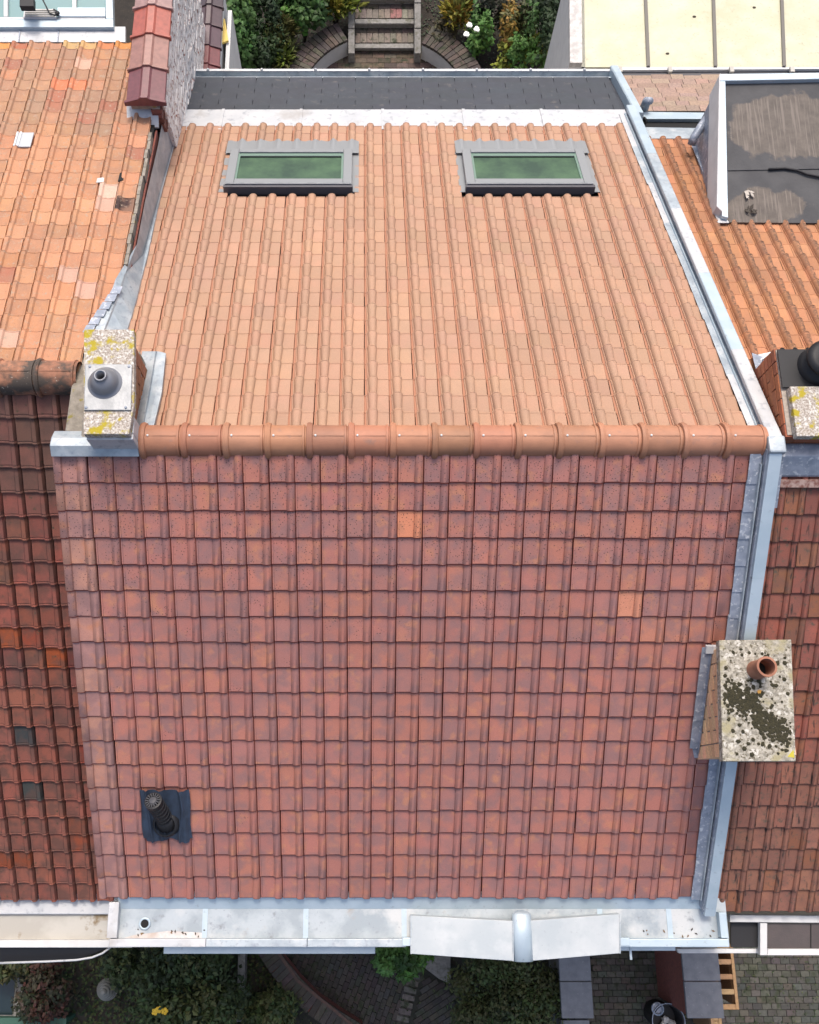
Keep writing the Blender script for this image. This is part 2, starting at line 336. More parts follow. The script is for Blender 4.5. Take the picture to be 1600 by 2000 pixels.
# ------------------------------------------------------------------ clay tiles
def tile_geo(kind, w, L, lift=.02, th=.016):
    """local x across (0..w), y up the slope (0..L), z out. returns verts, faces"""
    if kind == 'roman':                      # wide pan, low tapering roll on the right
        h = .019
        def prof(t):
            r0 = .615 + .07 * t
            p = [(0, -.004), (.010, -.003), (.020, .003), (.075, .003), (.09, 0), (r0 - .02, 0)]
            for k in range(0, 7):
                a = math.pi * k / 6; c = (r0 + .975) / 2; rr = (.975 - r0) / 2
                p.append((c - rr * math.cos(a), h * math.sin(a) ** .75 + (.001 if k < 6 else -.004)))
            p.append((.988, -.006)); return p
    elif kind == 'bold':                     # flat pan, narrow high roll, ribbed channel at its far side
        h = .038
        def prof(t):
            r0 = .45 + .07 * t; r1 = .86 - .07 * t
            p = [(0, -.007), (.015, 0), (.045, .001), (r0 - .01, 0)]
            for k in range(0, 8):
                a = math.pi * k / 7; c = (r0 + r1) / 2; rr = (r1 - r0) / 2
                p.append((c - rr * math.cos(a), h * math.sin(a) ** .8))
            p += [(r1 + .015, -.002), (r1 + .03, .006), (r1 + .06, .006), (r1 + .07, -.005), (.985, -.007)]; return p
    elif kind == 'rib':                      # older tile with narrow square rib
        h = .024
        def prof(t):
            return [(0, -.016), (.03, -.016), (.035, .002), (.09, .004), (.13, 0), (.26, -.004), (.40, -.005), (.55, -.002), (.66 + .02 * t, .004), (.72 + .02 * t, h), (.81, h * 1.12), (.90 - .02 * t, h), (.94 - .02 * t, h * .4), (.97, -.004), (.98, -.020)]
    elif kind == 'verge':
        h = .024
        def prof(t):
            p = [(0, -.05), (.0, .0)]
            for k in range(1, 6):
                a = math.pi * k / 5; p.append((.13 - .13 * math.cos(a), h * math.sin(a) ** .7))
            p += [(.28, 0), (.66 + .03 * t, 0)]
            for k in range(1, 7):
                a = math.pi * k / 6; r0 = .68 + .03 * t; c = (r0 + .975) / 2; rr = (.975 - r0) / 2
                p.append((c - rr * math.cos(a), h * math.sin(a) ** .75 - (.006 if k == 6 else 0)))
            p.append((.982, -.014)); return p
    else:                                    # cut piece: pan only
        def prof(t): return [(0, -.014), (.03, .002), (.10, .002), (.12, 0), (.97, 0), (.99, -.014)]
    vs = []; fs = []; mi = []
    bold = kind in ('bold', 'cut', 'rib'); gd = .0045; lift += {'bold': .004, 'roman': .005, 'rib': .008}.get(kind, 0)
    ys = (0, .010, .014, .024, .028, L) if bold else (0, .012, L)
    n = len(prof(0))
    for i, y in enumerate(ys):
        t = y / L
        for (a, z) in prof(t):
            vs.append((a * w, y, z + lift * (1 - t) - ((.010 if kind in ('roman', 'verge', 'flat') else .003) if i == 0 else 0) - (gd if bold and i in (2, 3) else 0)))
    for i in range(len(ys) - 1):
        for j in range(n - 1):
            a = i * n + j; fs.append((a, a + 1, a + 1 + n, a + n)); mi.append(1 if j in (0, n - 2) or (i == 0 and kind in ('roman', 'verge', 'flat')) else 0)  # front tiles: lower nose coloured dark as well, painting in the course shadow line
    k = len(vs)                              # butt of the lower end
    for (a, z) in prof(0): vs.append((a * w, .002, z + lift - th - .006))
    for j in range(n - 1): fs.append((k + j, k + j + 1, j + 1, j)); mi.append(1)
    if kind == 'roman':                      # two half round nib marks below the course above
        for cx in (.24, .50):
            y1 = L - .045; z = lift * (1 - y1 / L) + .0035; c = len(vs); r = .017
            ring = [(cx * w + r * math.cos(math.pi + math.pi * q / 6), y1 + r * .8 * math.sin(math.pi + math.pi * q / 6), z) for q in range(7)]
            inn = [(cx * w + r * .72 * math.cos(math.pi + math.pi * q / 6), y1 + r * .58 * math.sin(math.pi + math.pi * q / 6), z - .0005) for q in range(7)]
            vs += ring + inn
            fs += [(c + q, c + q + 1, c + q + 8, c + q + 7) for q in range(6)]
            vs += [(x, y, z - .004) for x, y, z in ring]; fs += [(c + q + 1, c + q, c + q + 14, c + q + 15) for q in range(6)]
    mi += [0] * (len(fs) - len(mi))
    return vs, fs, mi
GEO = {}
def geo(kind, w):
    k = (kind, round(w, 4))
    if k not in GEO: GEO[k] = tile_geo(kind, w, .27)
    return GEO[k]
MESH = {}
RAW = {M_red.name: M_raw, M_redj.name: M_raw, M_org.name: M_raw2, M_orgj.name: M_raw2}
def tmesh(kind, w, mat, name):
    k = (kind, round(w, 4), mat.name)
    if k not in MESH:
        v, f, mi = geo(kind, w); me = bpy.data.meshes.new(name); me.from_pydata(v, [], f); me.materials.append(mat); me.materials.append(RAW.get(mat.name, mat)); me.polygons.foreach_set('material_index', mi)
        me.shade_smooth(); me.set_sharp_from_angle(angle=R(40)); MESH[k] = me
    return MESH[k]
def lay(slope, cells, name, mat, matj, parent, limit, specials=()):
    """cells: list of (x_origin, v_low, v_high, kind, w, colour). nearest ones become objects, the rest one joined part"""
    cells = [list(c) for c in cells]
    cen = []
    for c in cells:
        mx = c[0] + slope.u.x * c[4] / 2; cen.append(slope.p(mx, (c[1] + c[2]) / 2))
    for (px, py, colr) in specials:
        b = min(range(len(cells)), key=lambda i: (Vector(project(cen[i])) - Vector((px, py))).length)
        cells[b][5] = colr
    order = sorted(range(len(cells)), key=lambda i: (cen[i] - CAM).length)
    mb = MB(); mis = []
    for q, i in enumerate(order):
        x, v0, v1, kind, w, colr = cells[i]
        Lx = (v0 - v1) + .035
        rz = random.gauss(-.016, .008) if kind == 'rib' and mat is M_lorg else random.gauss(0, .006) if mat in (M_ldark, M_rdark) else random.gauss(0, .0025)
        M = slope.mat(x, v0, 0) @ Matrix.Rotation(rz, 4, 'Z') @ Matrix.Rotation(random.gauss(0, .012) if mat is M_lorg else 0, 4, 'X') @ Matrix.Diagonal((1, Lx / .27, 1, 1))
        M = Matrix.Translation(slope.n * random.gauss(0, .0015) + Vector((random.gauss(0, .0012), 0, 0)) + slope.dn * random.gauss(0, .0018)) @ M
        if q < limit: put(name, tmesh(kind, w, mat, name), M, parent, colr)
        else:
            v, f, mi = geo(kind, w); mis += mi; mb.add([M @ Vector(p) for p in v], f, (*colr, random.random()))
    if mb.v:
        o = mb.build(name + 's', matj, parent, auto=40); tag(o, kind='stuff')
        o.data.materials.append(RAW.get(matj.name, matj)); o.data.polygons.foreach_set('material_index', mis)

# ------------------------------------------------------------------ main house
house = thing('terraced_house', 'middle terraced house with two skylights in its clean new orange back slope', 'house', (.3, 0, 0))
XL, XR = -2.40, 3.06
YF = MF.p(0, MF.v(1760)).y; YB = MBK.p(0, MBK.v(140)).y
def body(name, par, x0, x1, F_, B_, vf, vb, mat, z0=0, drop=.10):
    a = F_.p(0, vf, -drop); c = B_.p(0, vb, -drop)
    # apex where the two lowered planes meet
    k1 = F_.dn.z / F_.dn.y; k2 = B_.dn.z / B_.dn.y
    y = (c.z - a.z + k1 * a.y - k2 * c.y) / (k1 - k2); z = a.z + k1 * (y - a.y)
    pts = [(x0, a.y, z0), (x0, a.y, a.z), (x0, y, z), (x0, c.y, c.z), (x0, c.y, z0)]
    return MB().prism(pts, (x1 - x0, 0, 0)).build(name, mat, par)
body('wall', house, -2.12, XR, MF, MBK, MF.v(1752) - .10, MBK.v(140), M_render)
e_ = MF.p(0, MF.v(1752) - .10, -.10); t_ = MF.p(0, .12, -.10)
MB().prism([(XL + .02, e_.y, 0), (XL + .02, e_.y, e_.z), (XL + .02, t_.y, t_.z), (XL + .02, t_.y, 0)], (.278, 0, 0)).build('gable_wall', M_render, house)

FROWS = [944.1, 998.6, 1051.6, 1103.7, 1154.3, 1205.7, 1254.9, 1305.5, 1353.4, 1400.6, 1447.7, 1493.8, 1538.6, 1584, 1627.2, 1670.6, 1713.6, 1754]
BROWS = [803.5, 771.2, 739.5, 709.3, 679.2, 650.4, 623.7, 596.8, 570.4, 544, 519.5, 495.5, 472.5, 450.4, 427.7, 404.8, 384, 362.4, 342.4, 322.4, 301.9, 280.5, 259.2, 245.5]
RED_A, RED_B, RED_C = (.435, .172, .136), (.480, .190, .126), (.370, .172, .146)
def redc():
    t = random.random()
    if t < .5: c = lerp(RED_A, RED_C, random.random() * .8)
    else: c = lerp(RED_A, RED_B, random.random() * .7)
    return jit(c, .05)
front = MB().prism([MF.p(XL + .03, .05, -.03), MF.p(XR, .05, -.03), MF.p(XR, MF.v(1745), -.03), MF.p(XL + .03, MF.v(1745), -.03)], MF.n * -.06).build('front_roof', M_dark, house)
cells = []; vprev = .02
for y in FROWS:
    v = MF.v(y, .022)
    for n in range(-2, 23): cells.append((-1.736 + .2 * n, v, max(vprev, .07 if n < 0 else 0), 'roman', .2, redc()))
    cells.append((2.864, v, vprev, 'flat', .15, redc()))
    c = jit(lerp((.46, .225, .185), (.40, .215, .19), random.random()), .05) if random.random() < .6 else jit((.505, .25, .18), .05)
    cells.append((-2.405, v, max(vprev, .07), 'verge', .268, c)); vprev = v
lay(MF, cells, 'red_roof_tile', M_red, M_redj, front, 300, [(800, 1025, (.64, .245, .135)), (1225, 1182, (.60, .25, .155)), (1325, 1232, (.50, .205, .135)), (1255, 1232, (.50, .205, .135))])

back = MB().prism([MBK.p(-2.05, .05, -.03), MBK.p(XR, .05, -.03), MBK.p(XR, MBK.v(250), -.03), MBK.p(-2.05, MBK.v(250), -.03)], MBK.n * -.06).build('back_roof', M_dark, house)
ORG_A, ORG_B = (.430, .255, .172), (.462, .266, .170)
def orgc():
    t = random.random()
    return jit(lerp(ORG_A, ORG_B, t) if t < .8 else lerp(ORG_A, (.42, .25, .165), random.random()), .06)
cells = []; vprev = .02
SKIPR = (362.4, 342.4, 322.4, 301.9, 280.5)
for y in BROWS:
    v = MBK.v(y, .022)
    for n in range(-2, 23):
        if y in SKIPR and (1 <= n <= 6 or 13 <= n <= 19): continue
        x0 = -1.602 + .2006 * n + .2006
        if n == -2:
            if y < 680: cells.append((x0, v, vprev, 'bold', .2006, orgc()))
            if y < 652: cells.append((x0 - .2006, v, vprev, 'cut', .085, orgc()))
            continue
        if n == -1 and y > 710:
            cells.append((x0, v, vprev, 'cut', .10, orgc())); continue
        if y in SKIPR and n == 7:
            cells.append((x0, v, vprev, 'cut', .10, orgc())); continue
        cells.append((x0, v, vprev, 'bold', .2006, orgc()))
    vprev = v
lay(MBK, cells, 'orange_roof_tile', M_org, M_orgj, back, 300)

# ridge tiles, each with its screw
def ridge_profile(r, t, seg=14, a0=-18):
    return [(-r * math.cos(R(a0) + (math.pi - 2 * R(a0)) * k / seg), r * math.sin(R(a0) + (math.pi - 2 * R(a0)) * k / seg)) for k in range(seg + 1)]
def ridge_tile(parent, x0, x1, yc, zc, r, mat, color, screw=True, collar=.05):
    mb = MB(); secs = [(x0, r + .002), (x0 + .004, r + .018), (x0 + collar * .5, r + .025), (x0 + collar - .004, r + .016), (x0 + collar, r + .002), (x1 - .03, r - .001), (x1 - .028, r + .007), (x1 - .014, r + .007), (x1 - .011, r - .006), (x1 + .01, r - .006)]
    rings = []
    for x, rr in secs: rings.append([(x, yc + a, zc + b) for a, b in ridge_profile(rr, 0)])
    rings = [[Vector(p) for p in q] for q in rings]
    mb.sweep(rings, False, False)
    # little seam rib along the top
    for (xa, xb) in ((x0 + collar + .004, x1 - .032),):
        mb.box((xa, yc - .006, zc + r - .004), (xb, yc + .002, zc + r + .004))
    # end walls
    for x, rr in ((x0, r + .002),):
        mb.add([(x, yc + a, zc + b) for a, b in ridge_profile(rr, 0)], [tuple(range(15))])
    o = mb.build('ridge_tile', mat, parent, color=color, auto=35)
    if screw:
        s = MB().lathe((x0 + collar + .022, yc - .002, zc + r), [(.0085, 0), (.0085, .007), (.004, .010), (.0005, .010)], 10).build('screw', M_white, o)
    return o
RZ = H - .020; NR = 15
xs0 = (272 - PPX) / 51.0 * .2; xs1 = (1496 - PPX) / 51.0 * .2
RY = .078
step = (xs1 - xs0) / NR
for k in range(NR):
    ridge_tile(house, xs0 + k * step, xs0 + (k + 1) * step, RY, RZ, .122, M_ridge, jit((.375, .172, .098), .13))

# -------- zinc work of the main house
def ribbon(name, S, pts, mat, par, th=.004):
    """pts: polygon of (x, v, n) on slope S"""
    return MB().prism([S.p(*p) for p in pts], S.n * th).build(name, mat, par)
# right hand flashing and capped parapet, back slope
vB0, vB1 = .06, MBK.v(228)
def rx(v, a, b): return a + (b - a) * v / MBK.v(245)
seg = 7
for k in range(seg):
    va = vB0 + (vB1 - vB0) * k / seg; vb = vB0 + (vB1 - vB0) * (k + 1) / seg + .02
    ribbon('flashing', MBK, [(rx(va, 3.015, 2.93) + random.uniform(-.008, .004), va, .030 - .001 * k), (rx(va, 3.125, 3.05), va, .030 - .001 * k), (rx(vb, 3.125, 3.05), vb, .030 - .001 * k), (rx(vb, 3.015, 2.93) + random.uniform(-.008, .004), vb, .030 - .001 * k)], random.choice((M_zinc, M_zincw)), house)
mb = MB()
def strip(mb, S, secs, prof):
    """sweep a cross-section [(dx,n)] along slope S; secs = [(x,v)]"""
    rings = [[S.p(x + dx, v, n) for dx, n in prof] for x, v in secs]
    mb.sweep(rings, True, True)
strip(mb, MBK, [(3.10, -.02), (rx(vB1, 3.10, 3.015), vB1 + .05)], [(0, -.05), (0, .10), (.012, .112), (.075, .112), (.085, .10), (.085, -.05)])
mb.build('parapet', M_zincd, house)
for k in range(5):
    va = -.03 + (vB1 + .06) * k / 5; vb = -.03 + (vB1 + .06) * (k + 1) / 5
    mb = MB(); strip(mb, MBK, [(rx(va, 3.085, 3.0) , va), (rx(vb, 3.085, 3.0), vb + .004)], [(0, .085), (0, .116), (.008, .122), (.10, .122), (.108, .116), (.108, .085)])
    mb.build('parapet_cap', (M_zincw, M_zincp, M_zincw, M_zinc, M_zincp)[k], house)
# thin standing seam on the flashing
mb = MB(); strip(mb, MBK, [(3.066, .05), (rx(vB1, 3.066, 2.985), vB1)], [(0, .02), (.002, .052), (.010, .052), (.012, .02)]); mb.build('seam', M_zincp, house)
# front slope: side flashing, parapet and its cap
vF1 = MF.v(1768)
fl = [(MF.v(y, .02)) for y in FROWS]
vprev = .04
for k, v in enumerate(fl):
    xa = 2.965 + random.uniform(-.006, .006)
    if not (1262 < FROWS[k] < 1460):
        ribbon('flashing', MF, [(xa, vprev - .03, .026), (3.06, vprev - .03, .026), (3.06, v, .036), (xa, v, .036)], M_zincd, house)
    vprev = v
mb = MB(); strip(mb, MF, [(3.066, -.02), (3.066, vF1)], [(0, -.05), (0, .09), (.11, .09), (.11, -.05)]); mb.build('parapet', M_zincd, house)
for k in range(3):
    va = (-.02, 1.02, 2.7)[k]; vb = (1.03, 2.71, vF1 + .02)[k]
    mb = MB(); strip(mb, MF, [(3.078, va), (3.078, vb)], [(0, .07), (0, .118), (.095, .118), (.095, .07)])
    mb.build('parapet_cap', M_zincp, house)
mb = MB(); strip(mb, MF, [(3.045, .1), (3.045, vF1 - .1)], [(0, .02), (.002, .062), (.012, .062), (.014, .02)]); mb.build('seam', M_zinc, house)
pk = MB(); pk.box((3.07, -.07, H - .02), (3.20, .07, H + .125)); pk.build('parapet_joint', M_zinc, house, bevel=.015)
# left zinc valley against the higher neighbour
pl = [(262, 430), (240, 500), (212, 580), (182, 650)]
mb = MB(); g = []; up = MB(); gu = []
for px, py in ((334, 262), (325, 330), (303, 430), (288, 500), (276, 545), (268, 580), (258, 615), (246, 652)):
    L1 = MBK.hit(px, py, .036); v_ = (L1 - MBK.o).dot(MBK.dn)
    if py <= 500:
        vl_ = (L1.y - LBK.o.y) / LBK.dn.y; q_ = LBK.p(-2.10, vl_, -.10 if py < 400 else -.03); L0 = q_ if q_.z > MBK.p(0, v_, .05).z else MBK.p(-2.135, v_, .05)
    else: L0 = LBK.hit({545: 226, 580: 214, 615: 198, 652: 182}[py], py, .05)
    m_ = L0.lerp(L1, .35) + MBK.n * .03 if py > 500 else MBK.p(-2.088, v_, .034)
    g.append([L0, m_, m_ + MBK.n * .02 + Vector((.006, 0, 0)), m_ + Vector((.014, 0, .002)), L1, L1 - MBK.n * .03])
    if py <= 545: gu.append([MBK.p(-2.110, v_, .02), MBK.p(-2.114, v_, .30), MBK.p(-2.126, v_, .305)])
mb.sweep(g, False, False); mb.build('valley_flashing', M_zinc, house)
# strip of lead soakers stepping over the neighbour's tiles
for k in range(6):
    y = 560 + k * 15; xx = 232 - k * 10.5
    q = [LBK.hit(xx - 10, y, .060), LBK.hit(xx + 8, y, .060), LBK.hit(xx + 2, y + 14, .058), LBK.hit(xx - 18, y + 14, .058)]
    MB().prism(q, LBK.n * .003).build('soaker', M_zincd, house)
# pale zinc band below the back tiles, then slates and eaves gutter
vz0, vz1 = MBK.v(245) - .12, MBK.v(215.5, .01)
xl = -2.10
bx = [xl, -1.62, -.72, .22, 1.15, 2.05, 3.02]
for i in range(6):
    MB().prism([MBK.p(bx[i], vz0, .004), MBK.p(bx[i + 1] - .004, vz0, .004), MBK.p(bx[i + 1] - .004, vz1, .016), MBK.p(bx[i], vz1, .016)], MBK.n * .004).build('eaves_flashing', M_zincw, house)
    if i: MB().prism([MBK.p(bx[i] - .02, vz0, .013), MBK.p(bx[i] + .012, vz0, .013), MBK.p(bx[i] + .012, vz1, .026), MBK.p(bx[i] - .02, vz1, .026)], MBK.n * .004).build('flashing_joint', M_zincw, house)
vs1 = MBK.v(153)
slate = MB().prism([MBK.p(xl + .02, vz1 - .05, -.03), MBK.p(3.06, vz1 - .05, -.03), MBK.p(3.0, vs1, -.03), MBK.p(xl + .02, vs1, -.03)], MBK.n * .02).build('slate_roof', M_shale, house)
rows = 6
for r in range(rows):
    va = vz1 + (vs1 - vz1) * r / rows; vb = vz1 + (vs1 - vz1) * (r + 1) / rows
    x = xl + (.0 if r % 2 else -.2)
    while x < 3.05:
        xa = max(x, xl); xb = min(x + .394, rx(va, 3.075, 2.99))
        if xb - xa > .03:
            MB().prism([MBK.p(xa, va - .03, .001), MBK.p(xb, va - .03, .001), MBK.p(xb, vb - .003, .012), MBK.p(xa, vb - .003, .012)], MBK.n * .005).build('slate', M_slate, slate, color=jit((.036, .041, .052), .08))
        x += .40
for side in (0, 1):
    mb = MB()
    if side == 0: strip(mb, MBK, [(xl - .04, vz0 + .1), (xl - .0, vs1 + .06)], [(0, -.05), (0, .09), (.05, .09), (.05, -.05)])
    else: strip(mb, MBK, [(3.07, vz0 + .2), (2.995, vs1 + .10)], [(0, -.05), (0, .10), (.012, .112), (.09, .112), (.10, .10), (.10, -.05)])
    mb.build('side_flashing', M_zincp if side else M_zinc, house)
ge = MBK.p(0, vs1)
mb = MB(); yy, zz = ge.y, ge.z
prof = [(yy, zz - .01), (yy, zz + .012), (yy + .012, zz + .012), (yy + .025, zz - .04), (yy + .07, zz - .04), (yy + .082, zz + .014), (yy + .105, zz + .014), (yy + .105, zz - .08), (yy, zz - .08)]
mb.sweep([[(x, a, b) for a, b in prof] for x in (xl - .02, 3.06)], True, True); mb.build('gutter', M_zinc, house)
mb = MB().box((xl - .02, yy + .086, zz + .015), (3.08, yy + .116, zz + .027)); mb.build('gutter_rim', M_zincw, house)
for k in range(8):
    x = -1.9 + k * .655
    MB().blob((x, yy + .104, zz + .028), .02, .02, .018, 8, 4, 0).build('gutter_bracket', M_zincw, house, smooth=True)

# -------- skylights
def skylight(x0, x1, name='skylight'):
    va = MBK.v(378, .0); vb = MBK.v(291, .08); n1 = .085
    def bar(nm, m, x0, x1, v0, v1, n0, n1, par, bev=.006):
        return MB().prism([MBK.p(x0, v0, n0), MBK.p(x1, v0, n0), MBK.p(x1, v1, n0), MBK.p(x0, v1, n0)], MBK.n * (n1 - n0)).build(nm, m, par, bevel=bev)
    fw = .092; o = None
    w = bar('skylight', M_framed, x0 + .05, x1 - .05, va, vb, -.02, .062, house, 0)
    # flashing skirt: two sides and the crimped apron
    for xa, xb in ((x0 - .025, x0 + .06), (x1 - .06, x1 + .03)):
        bar('skirt', M_frame, xa, xb, va + .0, vb + .05, .010, .018, w, 0)
    mb = MB(); va2 = vb - .02; vb2 = MBK.v(276, .03); n = 57; g = []
    for r in range(3):
        t = r / 2; row = []
        for k in range(n):
            x = x0 - .02 + (x1 - x0 + .05) * k / (n - 1)
            ph = ((x + 1.602) % .2006) / .2006
            hump = max(0, math.cos((ph - .32) / .34 * math.pi)) if abs(ph - .32) < .17 else 0
            row.append(MBK.p(x, va2 + (vb2 - va2) * t + (.012 * math.sin(k * 1.3) if r == 2 else 0), .045 - .010 * t + hump * .03 * t))
        g.append(row)
    mb.sweep(g, False, False); mb.build('apron', M_frame, w, smooth=True)
    m = .04
    bar('frame', M_frame, x0 + m, x0 + m + fw, va + .045, vb, .06, n1, w); bar('frame', M_frame, x1 - m - fw, x1 - m, va + .045, vb, .06, n1, w)
    bar('frame', M_frame, x0 + m + fw + .001, x1 - m - fw - .001, va + .045, va + .155, .06, n1 - .002, w); bar('frame', M_frame, x0 + m + fw + .001, x1 - m - fw - .001, vb - .075, vb, .06, n1 - .002, w)
    bar('cover_strip', M_alu, x0 + m + .01, x1 - m - .01, va + .035, va + .06, n1 + .001, n1 + .008, w, .003)
    bar('cover_strip', M_alu, x0 + m + .10, x1 - m - .10, vb - .085, vb - .068, n1 + .001, n1 + .006, w, .002)
    bar('cladding', M_framed, x0 + m - .01, x1 - m + .01, va - .006, va + .04, -.005, n1 - .006, w, .004)  # uphill face of the frame: its shade is put into the dark colour
    xa, xb, v0, v1 = x0 + m + fw, x1 - m - fw, va + .155, vb - .075
    for (a, b, c, d) in ((xa, xa + .022, v0, v1), (xb - .022, xb, v0, v1)): bar('lining', M_glassin, a, b, c, d, .065, .074, w, 0)
    bar('lining', M_glassin, xa + .022, xb - .022, v1 - .065, v1, .065, .076, w, 0)
    bar('gasket', M_dark, xa + .022, xb - .022, v1 - .082, v1 - .066, .065, .070, w, 0)
    bar('glass_pane', M_glass, xa + .001, xb - .001, v0 + .001, v1 - .001, .060, .0645, w, 0)
    return w
skylight(-1.475, -.085); skylight(1.015, 2.405)

# -------- brick stacks
BRICK = None
def bricks(parent, x0, x1, y0, y1, z0, z1, color, ch=.068, bl=.21, joint=.011):
    """courses of single bricks round a mortar core"""
    global BRICK
    if BRICK is None:
        BRICK = MB().box((0, 0, 0), (1, 1, 1)).mesh('brick', M_brick)
    MB().box((x0 + .012, y0 + .012, z0), (x1 - .012, y1 - .012, z1 - .002)).build('mortar', M_mortar, parent)
    n = int(round((z1 - z0) / ch)); ch = (z1 - z0) / n; d = .10
    def one(a, b):
        put('brick', BRICK, Matrix.Translation(a) @ Matrix.Diagonal((b[0] - a[0], b[1] - a[1], b[2] - a[2], 1)), parent, jit(color, .16))
    for k in range(n):
        za = z0 + k * ch; zb = za + ch - joint
        for (lo, hi, horiz, c0, c1) in ((x0, x1, True, y0, y0 + d), (x0, x1, True, y1 - d, y1), (y0 + d + joint, y1 - d - joint, False, x0, x0 + d), (y0 + d + joint, y1 - d - joint, False, x1 - d, x1)):
            t = lo - (bl / 2 if k % 2 else 0)
            while t < hi - .02:
                a = max(lo, t); b = min(hi, t + bl - joint)
                if b - a > .025:
                    e = random.uniform(-.003, .003)
                    if horiz: one(Vector((a, c0 + (e if c0 == y0 else .0), za)), Vector((b, c1 + (e if c0 != y0 else 0), zb)))
                    else: one(Vector((c0 + (e if c0 == x0 else 0), a, za)), Vector((c1 + (e if c0 != x0 else 0), b, zb)))
                t += bl
# left chimney (party wall)
CZ = H + .34
a = at_z(163, 848, CZ); b = at_z(262, 643, CZ)
x0, x1, y0, y1 = a.x, b.x, a.y, b.y
ch = MB().box((x0 + .05, y0 + .06, H - 1.2), (x1 - .05, y1 - .06, H - .35)).build('chimney', M_cement, house)
bricks(ch, x0 + .035, x1 - .03, y0 + .05, y1 - .05, H - .35, CZ - .075, (.30, .125, .06))
MB().prism([at_z(163, 848, CZ), at_z(252, 848, CZ), at_z(262, 790, CZ), at_z(262, 643, CZ), at_z(164, 643, CZ)], (0, 0, -.075)).build('chimney_cap', M_lich, ch, bevel=.006)
mb = MB().box((x0 - .11, y0 + .02, H - .9), (x0 + .034, y1 + .12, H + .06)); mb.build('plinth', M_cement, ch, bevel=.02)
MB().box((x0 + .036, y1 - .048, H - .9), (x1 - .06, y1 + .05, H - .12)).build('plinth', M_cement, ch, bevel=.02)
pa = at_z(163, 800, CZ + .02); pb = at_z(257, 711, CZ + .02)
MB().prism([at_z(px, py, CZ + .016) for px, py in ((164, 801), (256, 801), (258, 711), (166, 711))], (0, 0, -.013)).build('base_plate', M_alu, ch, bevel=.004)
pc = at_z(205, 748, CZ + .016); r = .112
MB().lathe((pc.x, pc.y, CZ + .016), [(r + .018, 0), (r + .016, .005), (r - .004, .006), (r * .95, .03), (r * .86, .06), (r * .70, .088), (r * .52, .106), (.045, .115), (.044, .130), (.047, .132), (.046, .137), (.034, .137), (.034, .02)], 32).build('flue_cone', M_cone, ch, smooth=True)
MB().lathe((pc.x, pc.y, CZ + .05), [(.0335, 0), (.0001, .001)], 20).build('flue_hole', M_dark, ch)
for sx in (0, 1):
    for sy in (0, 1):
        MB().lathe((pa.x + .018 + (pb.x - pa.x - .036) * sx, pa.y + .018 + (pb.y - pa.y - .036) * sy, CZ + .016), [(.011, 0), (.011, .004), (.005, .008), (.0003, .008)], 10).build('screw', M_zincd, ch)
MB().prism([(x0 - .33, y0 + .12, H - .9), (x0 - .33, y0 + .12, H - .20), (x0 - .33, y1 - .2, H - .26), (x0 - .33, y1 + .3, H - .52), (x0 - .33, y1 + .3, H - .9)], (.36, 0, 0)).build('mortar_haunch', M_cement, ch, bevel=.02)
# zinc apron in front of the chimney and folded zinc round its right corner
q0 = MF.xv(100, 892, .06); q1 = MF.xv(273, 892, .06)
mb = MB(); xa, xb = q0[0], q1[0] - .005
rings = []
for x in (xa, xb):
    A = MF.p(x, q0[1], .060); B = Vector((x, .0, H + .082)); C = Vector((x, .07, H + .068)); D = Vector((x, .15, H + .01))
    rings.append([A, B, C, D, D - Vector((0, 0, .02)), C - Vector((0, 0, .02)), B - Vector((0, 0, .02)), A - MF.n * .045])
mb.sweep(rings, True, True); mb.build('chimney_apron', M_zinc, house, bevel=.004)
zt = CZ - .10
mb = MB(); c0 = at_z(163, 850, zt); c1 = at_z(268, 861, zt)
mb.box((x0 + .0, y0 - .012, H - .02), (x1 + .035, y0 + .035, CZ - .078)); mb.build('corner_flashing', M_zincw, house, bevel=.006)
mb = MB(); mb.box((x1 - .028, y0 + .037, H - .03), (x1 + .035, y0 + .17, CZ - .077)); mb.build('corner_flashing', M_zincw, house, bevel=.006)
mb = MB(); g = []
for (pa_, pb_) in (((300, 686), (324, 690)), ((288, 760), (316, 766)), ((277, 820), (302, 826)), ((274, 838), (298, 838))):
    A = MBK.hit(pa_[0] - 22, pa_[1], .045); B = MBK.hit(pa_[0] + 4, pa_[1], .10); Cc = MBK.hit(pa_[0] + 7, pa_[1], .064); D = MBK.hit(pb_[0], pb_[1], .062)
    g.append([A, B, Cc, Cc.lerp(D, .5) + MBK.n * .004, D, D - MBK.n * .03])
mb.sweep(g, False, False); mb.build('side_soaker', M_zinc, house)

# -------- vent pipe on the front slope
mb = MB(); g = []
vx0, vv0 = MF.xv(273, 1542, .03); vx1, vv1 = MF.xv(376, 1640, .03)
NX, NV = 49, 19
for j in range(NV):
    row = []
    for i in range(NX):
        s = i / (NX - 1); t = j / (NV - 1); x = vx0 + (vx1 - vx0) * s; v = vv0 + (vv1 - vv0) * t
        ph = ((x + 1.736) % .2) / .2
        hum = .024 * math.sin(math.pi * (ph - .62) / .36) if .62 < ph < .98 else 0
        fold = .034 * max(0, 1 - abs(s - .80 - .05 * math.sin(t * 5)) / .045) + .028 * max(0, 1 - abs(s - .13 - .05 * t) / .04) + (.03 * max(0, 1 - abs(s - .47 - .1 * (t - .8)) / .05) if t > .75 else 0)
        v2 = v + (.02 * math.sin(s * 9) + (-.03 if (s < .06 or s > .94) else 0) if j == NV - 1 else 0)
        row.append(MF.p(x + (.006 * math.sin(t * 7) if i in (0, NX - 1) else 0), v2, .034 + hum + fold + .004 * math.sin(s * 17 + t * 8)))
    g.append(row)
mb.sweep(g, False, False)
vent = mb.build('vent_flashing', M_rubber, house, smooth=True)
